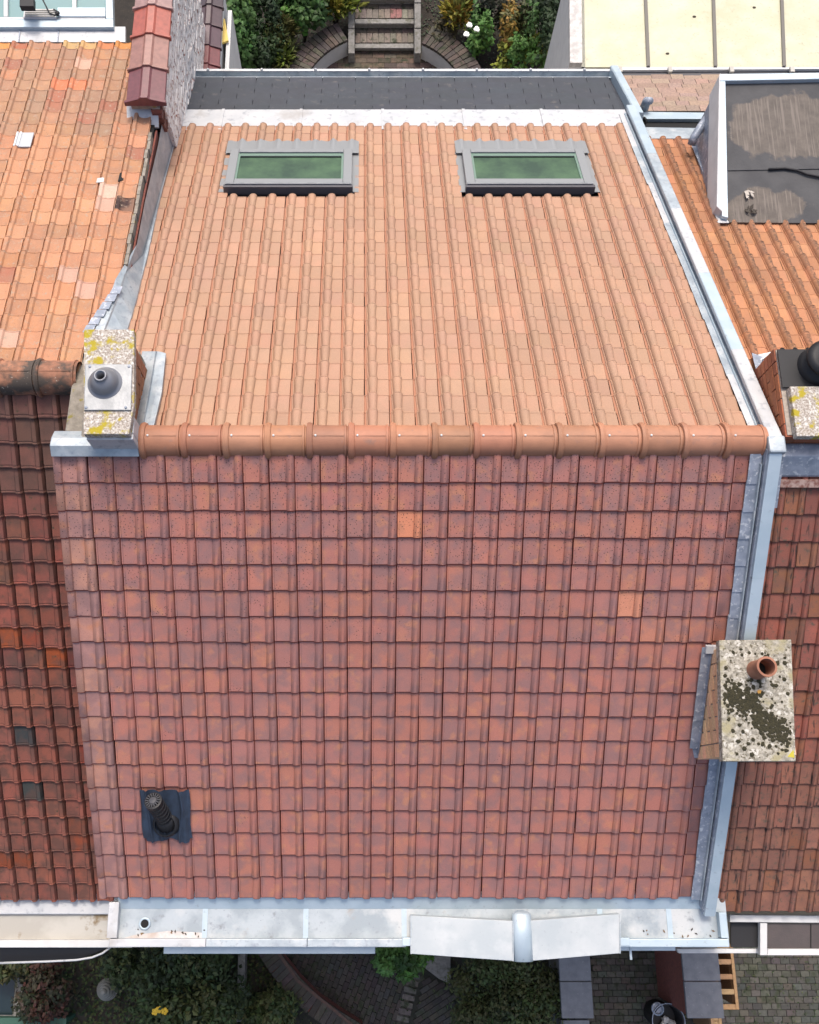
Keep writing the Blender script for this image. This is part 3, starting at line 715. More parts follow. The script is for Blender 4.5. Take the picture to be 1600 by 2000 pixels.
pb_ = MF.hit(326, 1604, .0); d0 = (pb_ - CAM).dot(AX); pt_ = at_d(299, 1564, d0 - .31); ax = (pt_ - pb_).normalized(); Lp = (pt_ - pb_).length
prof = [(.098, -.02), (.092, .04), (.080, .07)]
z = .08
while z < Lp - .06:
    prof += [(.070, z), (.070, z + .030), (.075, z + .034), (.075, z + .042), (.070, z + .046)]; z += .055
prof += [(.074, Lp - .05), (.076, Lp), (.060, Lp + .005), (.058, Lp - .02), (.002, Lp - .018)]
MB().lathe(pb_, prof, 24, ax).build('vent_pipe', M_black, vent, auto=30)
mb = MB(); aa = ax.orthogonal().normalized(); bb = ax.cross(aa)
for k in range(16):
    q = 2 * math.pi * k / 16; dirv = aa * math.cos(q) + bb * math.sin(q); tv = ax.cross(dirv) * .004
    c0 = pt_ + dirv * .035 + ax * .004; c1 = pt_ + dirv * .064 + ax * .004
    mb.prism([c0 - tv, c0 + tv, c1 + tv, c1 - tv], ax * .010)
mb.lathe(pt_ - ax * .01, [(.04, 0), (.04, .012), (.030, .022), (.001, .024)], 18, ax)
mb.build('vent_cap', plain('grey vent cap', (.06, .06, .065), .28, .3), vent)
MB().lathe(pb_ + MF.n * .03, [(.125, 0), (.12, .012), (.098, .05), (.09, .05)], 24, (MF.n * .7 + ax * .3)).build('vent_collar', M_black, vent, smooth=True)

# -------- front box gutter with pediment cover
EZ = MF.p(0, MF.v(1757)).z - .07           # level of the gutter floor
def gz(px, py, z=None): return at_z(px, py, EZ if z is None else z)
gut = MB()
A = gz(222, 1774); Bq = gz(1424, 1832); gx0, gx1 = A.x, Bq.x; gy1 = A.y + .0; gy0 = gz(800, 1834).y
gut.box((gx0, gy0, EZ - .05), (gx1, gy1 + .2, EZ)); gutter = gut.build('box_gutter', M_trough, house)
# back upstand tucked below the tiles
up0 = gz(800, 1775); tl = MF.p(0, MF.v(1757))
MB().prism([(gx0 + .05, up0.y, EZ + .002), (gx1 - .1, up0.y, EZ + .002), (gx1 - .1, up0.y + .13, EZ + .085), (gx0 + .05, up0.y + .13, EZ + .085)], (0, .02, -.01)).build('upstand', M_zincp, gutter)
# joints across the floor
for px in (403, 600, 792, 1175, 1310):
    q = gz(px, 1800); MB().box((q.x - .035, gy0 + .01, EZ + .001), (q.x + .012, up0.y, EZ + .006)).build('lap_joint', M_zincp, gutter)
# front rim in lengths, left end rim, right end rim
rim_h = .075
def rim(pxa, pxb, m, z=.0):
    a_ = gz(pxa, 1834, EZ + rim_h); b_ = gz(pxb, 1834, EZ + rim_h); yb_ = gz(pxa, 1850, EZ + rim_h).y
    MB().box((a_.x, yb_, EZ - .10 + z), (b_.x, a_.y, EZ + rim_h + z)).build('rim', m, gutter, bevel=.006)
rim(213, 402, M_zincw); rim(402.6, 600, M_zinc); rim(600.6, 793, M_zinc); rim(1183, 1424, M_zincp)
a_ = gz(213, 1762, EZ + rim_h); b_ = gz(228, 1833, EZ + rim_h); MB().box((a_.x, b_.y + .002, EZ - .10), (b_.x, a_.y, EZ + rim_h)).build('rim', M_zincw, gutter, bevel=.005)
a_ = gz(1404, 1782, EZ + rim_h); b_ = gz(1424, 1833, EZ + rim_h); MB().box((a_.x, b_.y + .002, EZ - .10), (b_.x, a_.y, EZ + rim_h)).build('rim', M_zincp, gutter, bevel=.005)
for pxa, pxb in ((786, 836), (1181, 1232)):
    a_ = gz(pxa, 1832, EZ + rim_h + .02); b_ = gz(pxb, 1848, EZ + rim_h + .02); MB().box((a_.x, b_.y, EZ + .02), (b_.x, a_.y, EZ + rim_h + .012)).build('connector', M_zincp, gutter, bevel=.004)
oc = gz(283, 1804)
MB().lathe((oc.x, oc.y, EZ + .002), [(.055, 0), (.055, .006), (.040, .008), (.036, .004), (.036, -.01)], 24).build('outlet', M_zincp, gutter, smooth=True)
MB().lathe((oc.x, oc.y, EZ + .0035), [(.0365, 0), (.0002, .0005)], 24).build('outlet_hole', M_dark, gutter)
MB().quad(*[gz(px, py, EZ + .003) for px, py in ((238, 1833), (400, 1833), (402, 1822), (330, 1818), (262, 1826))]).build('silt_stain', surf('rusty silt', (.40, .34, .30), (.55, .55, .55), 8, .35, .65, .8, 0), gutter)
a_ = gz(320, 1851, EZ - .12); b_ = gz(733, 1863, EZ - .12)
MB().box((a_.x, b_.y, EZ - .18), (b_.x, a_.y + .05, EZ - .12)).build('cornice_ledge', M_zincp, house, bevel=.004)
a_ = gz(1210, 1850, EZ - .10); b_ = gz(1320, 1857, EZ - .10)
MB().box((a_.x, b_.y, EZ - .16), (b_.x, a_.y + .05, EZ - .10)).build('cornice_ledge', M_zincp, house, bevel=.004)
q = gz(1231, 1851, EZ - .1); MB().tube([q, q + Vector((0, -.10, .0))], .012, 8).build('overflow_spout', M_zincp, house)
mb = MB()
for k in range(26):
    p = gz(random.choice((random.uniform(240, 400), random.uniform(1190, 1395))), random.uniform(1815, 1830), EZ + .008); a_ = random.uniform(0, 6.28)
    u_ = Vector((math.cos(a_), math.sin(a_), random.uniform(0, .4))) * random.uniform(.008, .02); w_ = Vector((-math.sin(a_), math.cos(a_), 0)) * .007
    mb.add([p - u_, p + w_, p + u_, p - w_], [(0, 1, 2), (0, 2, 3)], (*jit(random.choice(((.10, .07, .04), (.18, .11, .05), (.05, .04, .03))), .2), 1))
tag(mb.build('gutter_litter', M_leaf, gutter), kind='stuff')
# pediment cover: two flat falls either side of a rounded roll
PZ = EZ + .10; PZr = EZ + .19
Lp_ = [at_z(803, 1788, PZ), at_z(803, 1863, PZ), at_z(1002, 1877, PZr), at_z(1002, 1799, PZr)]
Rp_ = [at_z(1036, 1798, PZr), at_z(1036, 1877, PZr), at_z(1211, 1862, PZ), at_z(1211, 1785, PZ)]
ped = MB().prism(Lp_, (0, 0, -.14)).build('pediment_cover', M_galv, house, bevel=.004)
MB().prism(Rp_, (0, 0, -.14)).build('pediment_fall', M_galv, ped, bevel=.004)
for q_ in (Lp_, Rp_):                        # folded drip edges and lap seams
    for a_, b_ in ((0, 1), (3, 2)):
        e_ = q_[a_] + (q_[b_] - q_[a_]) * .0; MB().prism([q_[a_] + Vector((-.006, 0, .0015)), q_[a_] + Vector((.006, 0, .0015)), q_[b_] + Vector((.006, 0, .0015)), q_[b_] + Vector((-.006, 0, .0015))], (0, 0, .006)).build('folded_seam', M_zinc, ped)
c0 = at_z(1019, 1786, PZr); c1 = at_z(1019, 1878, PZr)
rings = []
for (yv, rr, dz) in ((c0.y + .03, .02, -.06), (c0.y + .02, .06, -.01), (c0.y, .085, 0), (c1.y, .085, 0), (c1.y - .003, .03, 0)):
    rings.append([Vector((c0.x + rr * math.cos(math.pi * k / 12), yv, PZr - .012 + dz + rr * .55 * math.sin(math.pi * k / 12))) for k in range(13)])
MB().sweep(rings, False, False).build('pediment_roll', M_zincp, ped, smooth=True)

# ------------------------------------------------------------------ left neighbour
lh = thing('terraced_house', 'left neighbour house with mossy dark red front tiles and lichened old orange back tiles', 'house', (-4, 0, 0))
LX = -5.0
body('wall', lh, LX, -2.425, LF, LBK, LF.v(1745), LBK.v(90), M_render)
lfr = MB().prism([LF.p(LX, .05, -.03), LF.p(-2.43, .05, -.03), LF.p(-2.43, LF.v(1750), -.03), LF.p(LX, LF.v(1750), -.03)], LF.n * -.05).build('front_roof', M_dark, lh)
lbr = MB().prism([LBK.p(LX, .05, -.03), LBK.p(-2.37, .05, -.03), LBK.p(-2.37, LBK.v(86), -.03), LBK.p(LX, LBK.v(86), -.03)], LBK.n * -.05).build('back_roof', M_dark, lh)
MB().prism([LBK.p(-2.369, LBK.v(655), -.031), LBK.p(-2.15, LBK.v(600), -.031), LBK.p(-2.15, LBK.v(86), -.031), LBK.p(-2.369, LBK.v(86), -.031)], LBK.n * -.04).build('side_board', M_dark, lbr)
wf = .198; cells = []; vp = .05
for y in [815.6, 867, 914, 962.4, 1007.7, 1053.9, 1097.9, 1140.2, 1183.1, 1224.9, 1264.8, 1303.3, 1341.8, 1380.2, 1417.4, 1454.5, 1490, 1525.9, 1561.6, 1595.3, 1629, 1662.5, 1693, 1725, 1757.8]:
    v = LF.v(y, .02)
    for n in range(-9, 2):
        t = random.random(); c = lerp((.20, .070, .055), (.31, .092, .062), t)
        if random.random() < .16: c = lerp((.24, .08, .052), (.28, .095, .055), random.random())
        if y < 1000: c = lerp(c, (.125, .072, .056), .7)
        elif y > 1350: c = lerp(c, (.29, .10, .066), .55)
        if n == 1: x_, w_ = -2.742 + wf * n, .13
        else: x_, w_ = -2.742 + wf * n, wf
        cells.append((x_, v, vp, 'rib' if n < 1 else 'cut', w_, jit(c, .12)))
    vp = v
BR = (.34, .075, .022)
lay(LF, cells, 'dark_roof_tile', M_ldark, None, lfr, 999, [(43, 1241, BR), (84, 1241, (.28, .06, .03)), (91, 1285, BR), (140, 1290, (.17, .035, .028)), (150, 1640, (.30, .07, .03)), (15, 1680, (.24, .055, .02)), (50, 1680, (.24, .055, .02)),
    (36, 1439, (.035, .045, .048)), (58, 1545, (.05, .055, .052)), (20, 1100, (.24, .09, .05)), (160, 1480, (.25, .05, .03)), (150, 1610, (.22, .07, .04))])
wb = .19; cells = []; vp = .05
LBR = [679, 647, 615, 584, 552, 522.4, 493, 466, 439, 413, 387, 360, 337, 312, 289, 265, 242, 220, 198, 176, 156.4, 135.6, 116, 96, 84]
for y in LBR:
    v = LBK.v(y, .02)
    for n in range(-8, 3):
        x_ = -2.746 + wb * n + wb; px, py = project(LBK.p(x_ - wb / 2, v))
        if n == 2 and y > 660: continue
        t = random.random(); c = lerp((.49, .235, .125), (.54, .275, .155), t)
        if y < 260: c = lerp(c, (.34, .225, .15), random.random() * .9)
        if y > 500 and random.random() < .14: c = (.58, .35, .25)
        if y == 84: c = random.choice(((.55, .25, .08), (.42, .16, .09), (.56, .36, .16), (.45, .25, .15), (.50, .20, .09), (.40, .14, .09)))
        if random.random() < .06: c = (.40, .16, .10)
        if random.random() < .05 and px > 120: c = (.60, .36, .26)
        cells.append((x_, v, vp, 'rib', wb, jit(c, .08)))
    vp = v
lay(LBK, cells, 'orange_roof_tile', M_lorg, None, lbr, 999, [(242, 396, (.05, .028, .026)), (215, 385, (.62, .42, .32)), (150, 165, (.62, .22, .11)), (115, 165, (.60, .20, .10)), (28, 128, (.36, .15, .10)), (170, 235, (.42, .17, .11))])
# small broken hole with a dark batten and a pale scrap of mortar
for px, py, sx, sy, m, nm in ((238, 346, .025, .075, M_dark, 'broken_hole'), (197, 353, .035, .04, M_white, 'mortar_scrap')):
    x_, v_ = LBK.xv(px, py, .03); MB().prism([LBK.p(x_ - sx, v_ - sy, .034), LBK.p(x_ + sx, v_ - sy * .8, .034), LBK.p(x_ + sx * .8, v_ + sy, .03), LBK.p(x_ - sx, v_ + sy * .7, .03)], LBK.n * .008).build(nm, m, lh)
# glass tile
x_, v_ = LBK.xv(47, 276, .03)
MB().prism([LBK.p(x_ - .085, v_ - .10, .03), LBK.p(x_ + .085, v_ - .10, .03), LBK.p(x_ + .085, v_ + .11, .04), LBK.p(x_ - .085, v_ + .11, .04)], LBK.n * .012).build('glass_tile', plain('glass tile', (.42, .44, .45), .12), lh)
for q in (-.07, -.035): MB().prism([LBK.p(x_ + q - .012, v_ - .10, .042), LBK.p(x_ + q + .004, v_ - .10, .042), LBK.p(x_ + q + .004, v_ + .11, .052), LBK.p(x_ + q - .012, v_ + .11, .052)], LBK.n * .012).build('glass_rib', plain('glass rib', (.6, .62, .63), .15), lh)
# verge mortar of the back slope
mb = MB()
for k in range(14):
    va = LBK.v(520) + (LBK.v(262) - LBK.v(520)) * k / 14; vb = LBK.v(520) + (LBK.v(262) - LBK.v(520)) * (k + 1) / 14 - .006; j = random.uniform(-.01, .01)
    mb.prism([LBK.p(-2.168 + j, va, -.06), LBK.p(-2.138 + j, va, -.06), LBK.p(-2.138 + j, vb, -.06), LBK.p(-2.168 + j, vb, -.06)], LBK.n * .085)
mb.build('verge_mortar', M_cement, lh)
MB().prism([LBK.p(-2.14, LBK.v(560), -.06), LBK.p(-2.14, LBK.v(245), -.06), LBK.p(-2.14, LBK.v(245), -1.0), LBK.p(-2.14, LBK.v(560), -1.0)], (.018, 0, 0)).build('side_brickwork', M_redbrick, lh)
# ridge
lz = LF.o.z - .03; ly = LF.o.y; e = at_z(146, 735, lz + .12).x; stp = .335
for k in range(8):
    xb = e - k * stp; xa = xb - stp
    if k == 0: pass
    ridge_tile(lh, xa, xb, ly, lz, .142, M_oldridge, jit((.34, .155, .095), .1), False, .04)
# gutter of the left house
lz0 = LF.p(0, LF.v(1757)).z - .10
g0 = at_z(0, 1770, lz0); g1 = at_z(214, 1838, lz0)
yb = at_z(100, 1762, lz0).y; yf_ = at_z(100, 1838, lz0).y
lg = MB().box((LX, yf_, lz0 - .05), (-2.36, yb + .15, lz0)).build('box_gutter', M_beige, lh)
MB().box((LX, at_z(100, 1785, lz0).y, lz0 + .001), (-2.36, yb + .1, lz0 + .05)).build('upstand', M_zincw, lg, bevel=.01)
ya = at_z(100, 1836, lz0 + .06).y; yc = at_z(100, 1851, lz0 + .06).y
MB().box((LX, yc, lz0 - .25), (-2.36, ya, lz0 + .06)).build('rim', M_white, lg, bevel=.008)
MB().prism([at_z(0, 1848, lz0 + .03), at_z(215, 1848, lz0 + .03), at_z(215, 1853, lz0 - .05), at_z(150, 1876, lz0 - .05), at_z(0, 1880, lz0 - .05)], (0, 0, -.25)).build('cornice', M_black, lg)
mb = MB().tube([at_z(px, py, lz0 + .0) for px, py in ((216, 1850), (200, 1862), (180, 1870), (150, 1875), (90, 1878), (0, 1881))], .011, 8)
single(mb, 'cable', M_zincw, 'thin pale cable sagging along the black cornice below the left beige gutter', 'cable', at_z(100, 1878, lz0), smooth=True)
# rear: sill, lead flat and glazed frame of the left house
sz = LBK.p(0, LBK.v(86)).z - .04
q = [at_z(-60, 82, sz), at_z(245, 82, sz), at_z(245, 52, sz), at_z(-60, 52, sz)]
MB().prism(q, (0, 0, -.05)).build('lead_flat', M_zincw, lh)
for px in (112, 36): 
    a_ = at_z(px, 82, sz + .012); b_ = at_z(px, 52, sz + .012); MB().box((a_.x - .006, a_.y, sz + .001), (a_.x + .006, b_.y, sz + .012)).build('lead_seam', M_zincd, lh)
fz = sz + .05
def fbar(nm, m, pts, par, th=.09, zz=fz): return MB().prism([at_z(px, py, zz) for px, py in pts], (0, 0, -th)).build(nm, m, par, bevel=.006)
gr = fbar('glazed_roof', M_teal, ((-80, 44), (215, 44), (213, -45), (-80, -45)), lh, .03, fz - .05)
fbar('frame', M_zincp, ((-80, 53), (222, 53), (221, 37), (-80, 37)), gr); fbar('frame', M_zincp, ((207, 36.6), (221, 36.6), (219, -40), (206, -40)), gr)
fbar('frame', M_white, ((-80, 37), (206, 37), (206, 33), (-80, 33)), gr, .06, fz - .005)
for px in (7, 141): fbar('glazing_bar', M_white, ((px, 32.5), (px + 8, 32.5), (px + 8, -40), (px, -40)), gr, .05, fz - .01)
fbar('ledge', M_zincp, ((112, 32), (206, 32), (206, 14), (112, 14)), gr, .03, fz + .01)
fbar('slatted_cover', M_white, ((45, 34), (110, 34), (108, 17), (47, 17)), gr, .03, fz + .03)
for k in range(4): fbar('slat', M_beige, ((48, 32 - k * 4), (107, 32 - k * 4), (107, 30 - k * 4), (48, 30 - k * 4)), gr, .012, fz + .042)
fl_ = fbar('floodlight', M_black, ((38, 12), (66, 12), (66, -6), (38, -6)), gr, .07, fz + .22)
q = at_z(53, 16, fz + .10); MB().tube([q, at_z(53, 5, fz + .18)], .012, 8).build('bracket', M_black, fl_)
MB().tube([at_z(px, py, fz + .05) for px, py in ((82, -4), (90, 12), (97, 26), (108, 30), (112, 22), (105, 18))], .008, 7).build('cable_loop', M_black, gr)
MB().blob(at_z(112, 26, fz + .04), .03, .03, .025).build('junction_box', M_black, gr)

# party wall with ridge-shaped coping tiles behind the left house
WZ = at_d(325, 200, 9.55).z; wx0, wx1 = at_z(246, 200, WZ).x, at_z(322, 200, WZ).x
wy0 = at_z(285, 203, WZ).y; wy1 = at_z(285, -40, WZ).y + 1.2
pw = thing('party_wall', 'party wall of flaking white brick capped by big red ridged coping tiles', 'wall', (-2.2, wy0, 4))
MB().box((wx0 + .05, wy0 + .12, BZ), (wx1 - .05, wy1, WZ - .03)).build('wall', M_plaster, pw)
mb = MB()
for k in range(26):                          # uneven flaking courses on the visible face
    zz = WZ - .10 - k * .075; y = wy0 + .12
    while y < wy1:
        l = random.uniform(.18, .24); mb.box((wx1 - .05, y, zz), (wx1 - .05 + random.uniform(.004, .014), y + l - .02, zz + .06)); y += l
tag(mb.build('brick_courses', M_plaster, pw), kind='stuff')
ys = [203, 139, 76, 20, -40]
cc = ((.16, .055, .06), (.30, .15, .12), (.36, .095, .065), (.33, .20, .18))
for k in range(4):
    ya = at_z(285, ys[k], WZ).y; yb_ = at_z(285, ys[k + 1], WZ).y; xm = (wx0 + wx1) / 2
    mb = MB(); rings = []
    for (yv, e_) in ((ya, .016), (ya + .03, .016), (ya + .034, 0), (yb_ + .02, -.004)):
        pr_ = [(wx0 - e_, -.035), (wx0 - e_, e_), (xm - .055, .050 + e_), (xm - .035, .072 + e_), (xm + .035, .072 + e_), (xm + .055, .050 + e_), (wx1 + e_, e_), (wx1 + e_, -.035)]
        rings.append([Vector((x, yv, WZ + z_)) for x, z_ in pr_])
    mb.sweep(rings, True, True); mb.build('coping_tile', M_coping, pw, bevel=.008, color=cc[k])
zf = WZ - .05
MB().box((wx0 + .04, wy0 + .02, WZ - .10), (wx1 - .09, wy0 + .118, WZ - .04)).build('bedding_mortar', M_cement, pw)
MB().prism([(wx0 - .03, wy0 - .10, WZ - .22), (wx1 - .10, wy0 - .10, WZ - .22), (wx1 - .10, wy0 + .11, WZ - .12), (wx0 - .03, wy0 + .11, WZ - .12)], (0, 0, -.02)).build('end_flashing', M_zincw, pw)
bricks(pw, wx1 - .16, wx1 - .055, wy0 + .0, wy0 + .115, WZ - .42, WZ - .08, (.20, .075, .055))

# ------------------------------------------------------------------ right neighbour
rh = thing('terraced_house', 'right neighbour house with a felted flat roof dormer and dark stained roof tiles', 'house', (4.6, 0, 0))
RX = 5.6
body('wall', rh, XR + .02, RX, RF, RBK, RF.v(1772), RBK.v(150), M_render, drop=.12)
rfr = MB().prism([RF.p(3.18, .05, -.03), RF.p(RX, .05, -.03), RF.p(RX, RF.v(1775), -.03), RF.p(3.18, RF.v(1775), -.03)], RF.n * -.05).build('front_roof', M_dark, rh)
rbr = MB().prism([RBK.p(3.12, .05, -.03), RBK.p(RX, .05, -.03), RBK.p(RX, RBK.v(270), -.03), RBK.p(3.12, RBK.v(270), -.03)], RBK.n * -.05).build('back_roof', M_dark, rh)
cells = []; vp = .1; wr = .163
for y in [950.4, 1005.6, 1058.6, 1108, 1160, 1207, 1259, 1304.6, 1350, 1397, 1442.7, 1488, 1532, 1575, 1617, 1659.4, 1699, 1740, 1781]:
    v = RF.v(y, .022)
    for n in range(-1, 8):
        c = lerp((.26, .090, .066), (.34, .112, .076), random.random())
        if y > 1500: c = lerp(c, (.29, .145, .092), .6)
        if random.random() < .12: c = (.28, .11, .06)
        cells.append((3.325 + wr * n, v, vp, 'roman', wr, jit(c, .12)))
    vp = v
lay(RF, cells, 'brown_roof_tile', M_rdark, None, rfr, 999)
cells = []; vp = .12; wr = .1716
for y in [817, 788, 758, 728, 700, 677.5, 652.8, 625.8, 601, 574, 549.3, 525.7, 501, 475.7, 452.5, 433, 412, 394, 376, 358, 340, 322, 304, 287, 271]:
    v = RBK.v(y, .022)
    for n in range(-2, 10):
        x_ = 3.476 + wr * n + wr; px, py = project(RBK.p(x_ - wr / 2, v - .1, .02))
        if px > 1404 and y < 432: continue
        if px > 1495 and y > 690: continue
        c = lerp((.42, .19, .095), (.50, .235, .12), random.random())
        cells.append((x_, v, vp, 'bold', wr, jit(c, .09)))
    vp = v
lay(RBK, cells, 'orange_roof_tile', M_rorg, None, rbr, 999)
# dark zinc step flashing alongside the parapet
for k in range(9):
    va = .05 + k * .55; vb = va + .56
    ribbon('soaker', RBK, [(rx(va, 3.19, 3.11), va, .05), (rx(va, 3.255, 3.165) + random.uniform(-.01, .01), va, .05), (rx(vb, 3.255, 3.165) + random.uniform(-.01, .01), vb, .056), (rx(vb, 3.19, 3.11), vb, .056)], M_zincw if k > 3 else M_zincd, rh)
ribbon('soaker', RF, [(3.17, .06, .07), (3.245, .06, .07), (3.245, .42, .075), (3.17, .42, .075)], M_zincd, rh)
# lead covered ridge
mb = MB(); rr = [[Vector((x, RF.o.y + dy, H - .09 + dz)) for dy, dz in ((-.17, -.075), (-.16, -.05), (-.05, .075), (.05, .075), (.12, .0), (.12, -.05))] for x in (3.22, RX)]
mb.sweep(rr, True, True); mb.build('lead_ridge', M_zincd, rh, bevel=.012)
MB().prism([RF.p(3.24, .20, .03), RF.p(RX, .20, .03), RF.p(RX, .27, .03), RF.p(3.24, .26, .03)], RF.n * .02).build('ridge_mortar', surf('patchy mortar', (.40, .28, .24), (.20, .09, .07), 24, .4, .6, .9), rh)
# felted dormer roof
def dz(px, py):                              # gently falling flat roof
    a_ = RBK.hit(PPX, 436, .04); n_ = Vector((0, -math.sin(R(3)), math.cos(R(3))))
    r_ = ray(px, py); return CAM + r_ * ((a_ - CAM).dot(n_) / r_.dot(n_))
dq = [(1419, 434), (1640, 436), (1640, 158), (1412, 158)]
dm = MB().prism([dz(*p) for p in dq], (0, 0, -.04)).build('dormer_roof', M_felt, rh)
def dpoly(nm, m, pts, off, th, par=dm): return MB().prism([dz(*p) + Vector((0, 0, off)) for p in pts], (0, 0, -th)).build(nm, m, par)
m, nt, N, L, b = nmat('silted felt'); pos = position(nt)
c = mix(nt, ramp(nt, noise(nt, pos, 4, 5), .35, .65), (.062, .062, .064), (.042, .042, .045))
def stain(cx_, cy_, rx_, ry_):
    mp = N.new('ShaderNodeMapping'); mp.inputs['Location'].default_value = (-cx_ / rx_, -cy_ / ry_, 0); mp.inputs['Scale'].default_value = (1 / rx_, 1 / ry_, 0)
    L.new(pos, mp.inputs['Vector']); ln_ = N.new('ShaderNodeVectorMath'); ln_.operation = 'LENGTH'; L.new(mp.outputs[0], ln_.inputs[0])
    return ramp(nt, math_(nt, 'ADD', ln_.outputs['Value'], math_(nt, 'MULTIPLY', math_(nt, 'SUBTRACT', noise(nt, pos, 3.2, 6, .6), .5), 1.3)), 1.06, .96)
e1, e2 = dz(1545, 245), dz(1495, 405)
k = math_(nt, 'MAXIMUM', stain(e1.x, e1.y, (dz(1660, 245).x - dz(1440, 245).x) / 2, (dz(1545, 182).y - dz(1545, 312).y) / 2), stain(e2.x, e2.y, (dz(1585, 400).x - dz(1405, 400).x) / 2, (dz(1500, 366).y - dz(1500, 445).y) / 2))
mud = mix(nt, ramp(nt, noise(nt, pos, 9, 6, .65), .35, .65), (.125, .104, .086), (.082, .069, .058))
mp = N.new('ShaderNodeMapping'); mp.inputs['Scale'].default_value = (30, 1.2, 1); L.new(pos, mp.inputs['Vector'])
mud = mix(nt, ramp(nt, noise(nt, mp.outputs[0], 1.5, 3), .52, .62), mud, (.155, .13, .11))
L.new(mix(nt, k, c, mud), b.inputs['Base Color']); b.inputs['Roughness'].default_value = .75; bump(nt, b, noise(nt, pos, 30, 5), .3)
dm.data.materials[0] = m
dpoly('felt_lap', m, [(1420, 322), (1640, 318), (1640, 330), (1420, 334)], .010, .009)
th = .10
tr = [(1404, 436), (1419, 436), (1412, 163), (1405, 163)]
MB().prism([dz(*p) + Vector((0, 0, .05)) for p in [(1407, 428), (1419, 431), (1414, 165), (1404, 165)]], (0, 0, -.16)).build('edge_trim', M_zincp, dm, bevel=.006)
MB().prism([dz(*p) + Vector((0, 0, .06)) for p in [(1396, 410), (1406.6, 420), (1403.6, 150), (1401, 155)]], (0, 0, -.30)).build('edge_trim', M_white, dm, bevel=.006)
MB().prism([dz(*p) + Vector((0, 0, .05)) for p in [(1404, 164.6), (1640, 160), (1640, 148), (1404, 151)]], (0, 0, -.20)).build('edge_trim', M_zincp, dm, bevel=.006)
# cheek of the dormer down to the tiles
c0 = dz(1401, 428); c1 = dz(1403, 165)
MB().prism([c0 - Vector((0, 0, .05)), c1 - Vector((0, 0, .05)), Vector((c1.x, c1.y, RBK.p(0, (c1.y) / math.cos(R(24.43))).z - .2)), Vector((c0.x, c0.y, RBK.p(0, c0.y / math.cos(R(24.43))).z - .1))], (.3, 0, 0)).build('dormer_cheek', M_zincd, rh)
MB().box((c0.x + .31, c0.y + .1, c1.z - 1.6), (RX, c1.y - .05, c0.z - .08)).build('dormer_wall', M_render, rh)
q = [RBK.xv(1388, 396, .05), RBK.xv(1402, 396, .05), RBK.xv(1424, 436, .05), RBK.xv(1402, 436, .05)]
MB().prism([RBK.p(x, v, .05) for x, v in q], RBK.n * .006).build('corner_lead', M_zincw, rh)
q = [RBK.xv(1350, 283, .05), RBK.xv(1375, 283, .05), RBK.xv(1402, 385, .05), RBK.xv(1396, 392, .05)]
MB().prism([RBK.p(x, v, .05) for x, v in q], RBK.n * .006).build('cheek_lead', M_zincd, rh)
MB().tube([at_d(1396, 212, 10.3), at_d(1372, 243, 10.25), at_d(1356, 268, 10.2), at_d(1351, 282, 10.25)], .045, 12).build('downpipe', M_zincd, rh, smooth=True)
mb = MB().tube([dz(px, py) + Vector((0, 0, .02)) for px, py in ((1500, 333), (1530, 331), (1555, 335), (1575, 343), (1600, 348), (1640, 350))], .012, 8)
single(mb, 'cable', M_black, 'loose black cable lying across the felted dormer roof', 'cable', dz(1560, 336), smooth=True)
def debris(px, py, lab, c, n=6, s=.035):
    loc = dz(px, py) + Vector((0, 0, .01)); mb = MB()
    for k in range(n):
        d = Vector((random.uniform(-s, s), random.uniform(-s, s), .012)); a_ = random.uniform(0, 6.28); u_ = Vector((math.cos(a_), math.sin(a_), .3)) * s; w_ = Vector((-math.sin(a_), math.cos(a_), .2)) * s * .5
        mb.prism([loc + d - u_, loc + d + w_, loc + d + u_, loc + d - w_], (0, 0, .006))
    single(mb, 'dead_leaf_clump', plain('dry leaf %d' % px, c, .8), lab, 'leaves', loc, 'leaf scraps on the dormer roof')
debris(1462, 382, 'pale dry leaf clump, the upper of two near the dormer roof edge', (.42, .38, .33))
debris(1465, 412, 'dark dead leaf clump, the lower of two near the dormer roof edge', (.05, .04, .03))
# shingles and zinc gutter under the dormer on the back eaves
shp = [(1214, 148), (1240, 214), (1402, 218), (1402, 148)]
sh = MB().prism([RBK.hit(px, py, -.02) for px, py in shp], RBK.n * -.03).build('shingle_roof', M_shale, rh)
nr = 8
for r_ in range(nr):
    ya = 216 - 69 * r_ / nr; yb_ = 216 - 69 * (r_ + 1) / nr
    va = RBK.v(ya); vb = RBK.v(yb_); x = 3.0 + (.12 if r_ % 2 else 0) + random.uniform(-.02, .02)
    xmin = RBK.xv(1214 + 26 * (1 - r_ / nr) + 3, ya)[0]
    while x < 4.7:
        l = random.choice((.16, .22, .24)); xa = max(x, xmin); xb = min(x + l - .006, 4.62); lo_ = random.choice((0, .0, .03))
        if xb - xa > .04: MB().prism([RBK.p(xa, va - .01, -.004), RBK.p(xb, va - .01, -.004), RBK.p(xb, vb + .0 - lo_, .006), RBK.p(xa, vb - lo_, .006)], RBK.n * .006).build('shingle', M_shingle, sh, color=jit((.32, .225, .175), .12))
        x += l
q = [RBK.hit(1250, 218, .05), RBK.hit(1402, 220, .05), RBK.hit(1402, 232, .05), RBK.hit(1252, 232, .05)]
MB().prism(q, (0, 0, -.06)).build('gutter_rim', M_zincp, rh, bevel=.004)
q = [RBK.hit(1252, 233, .0), RBK.hit(1402, 233, .0), RBK.hit(1402, 252, .0), RBK.hit(1258, 250, .0)]
MB().prism(q, (0, 0, -.05)).build('gutter_floor', M_dark, rh)
q = [RBK.hit(1256, 250, .02), RBK.hit(1380, 252, .02), RBK.hit(1362, 272, .02), RBK.hit(1265, 272, .02)]
MB().prism(q, RBK.n * .01).build('lead_apron', M_zinc, rh)
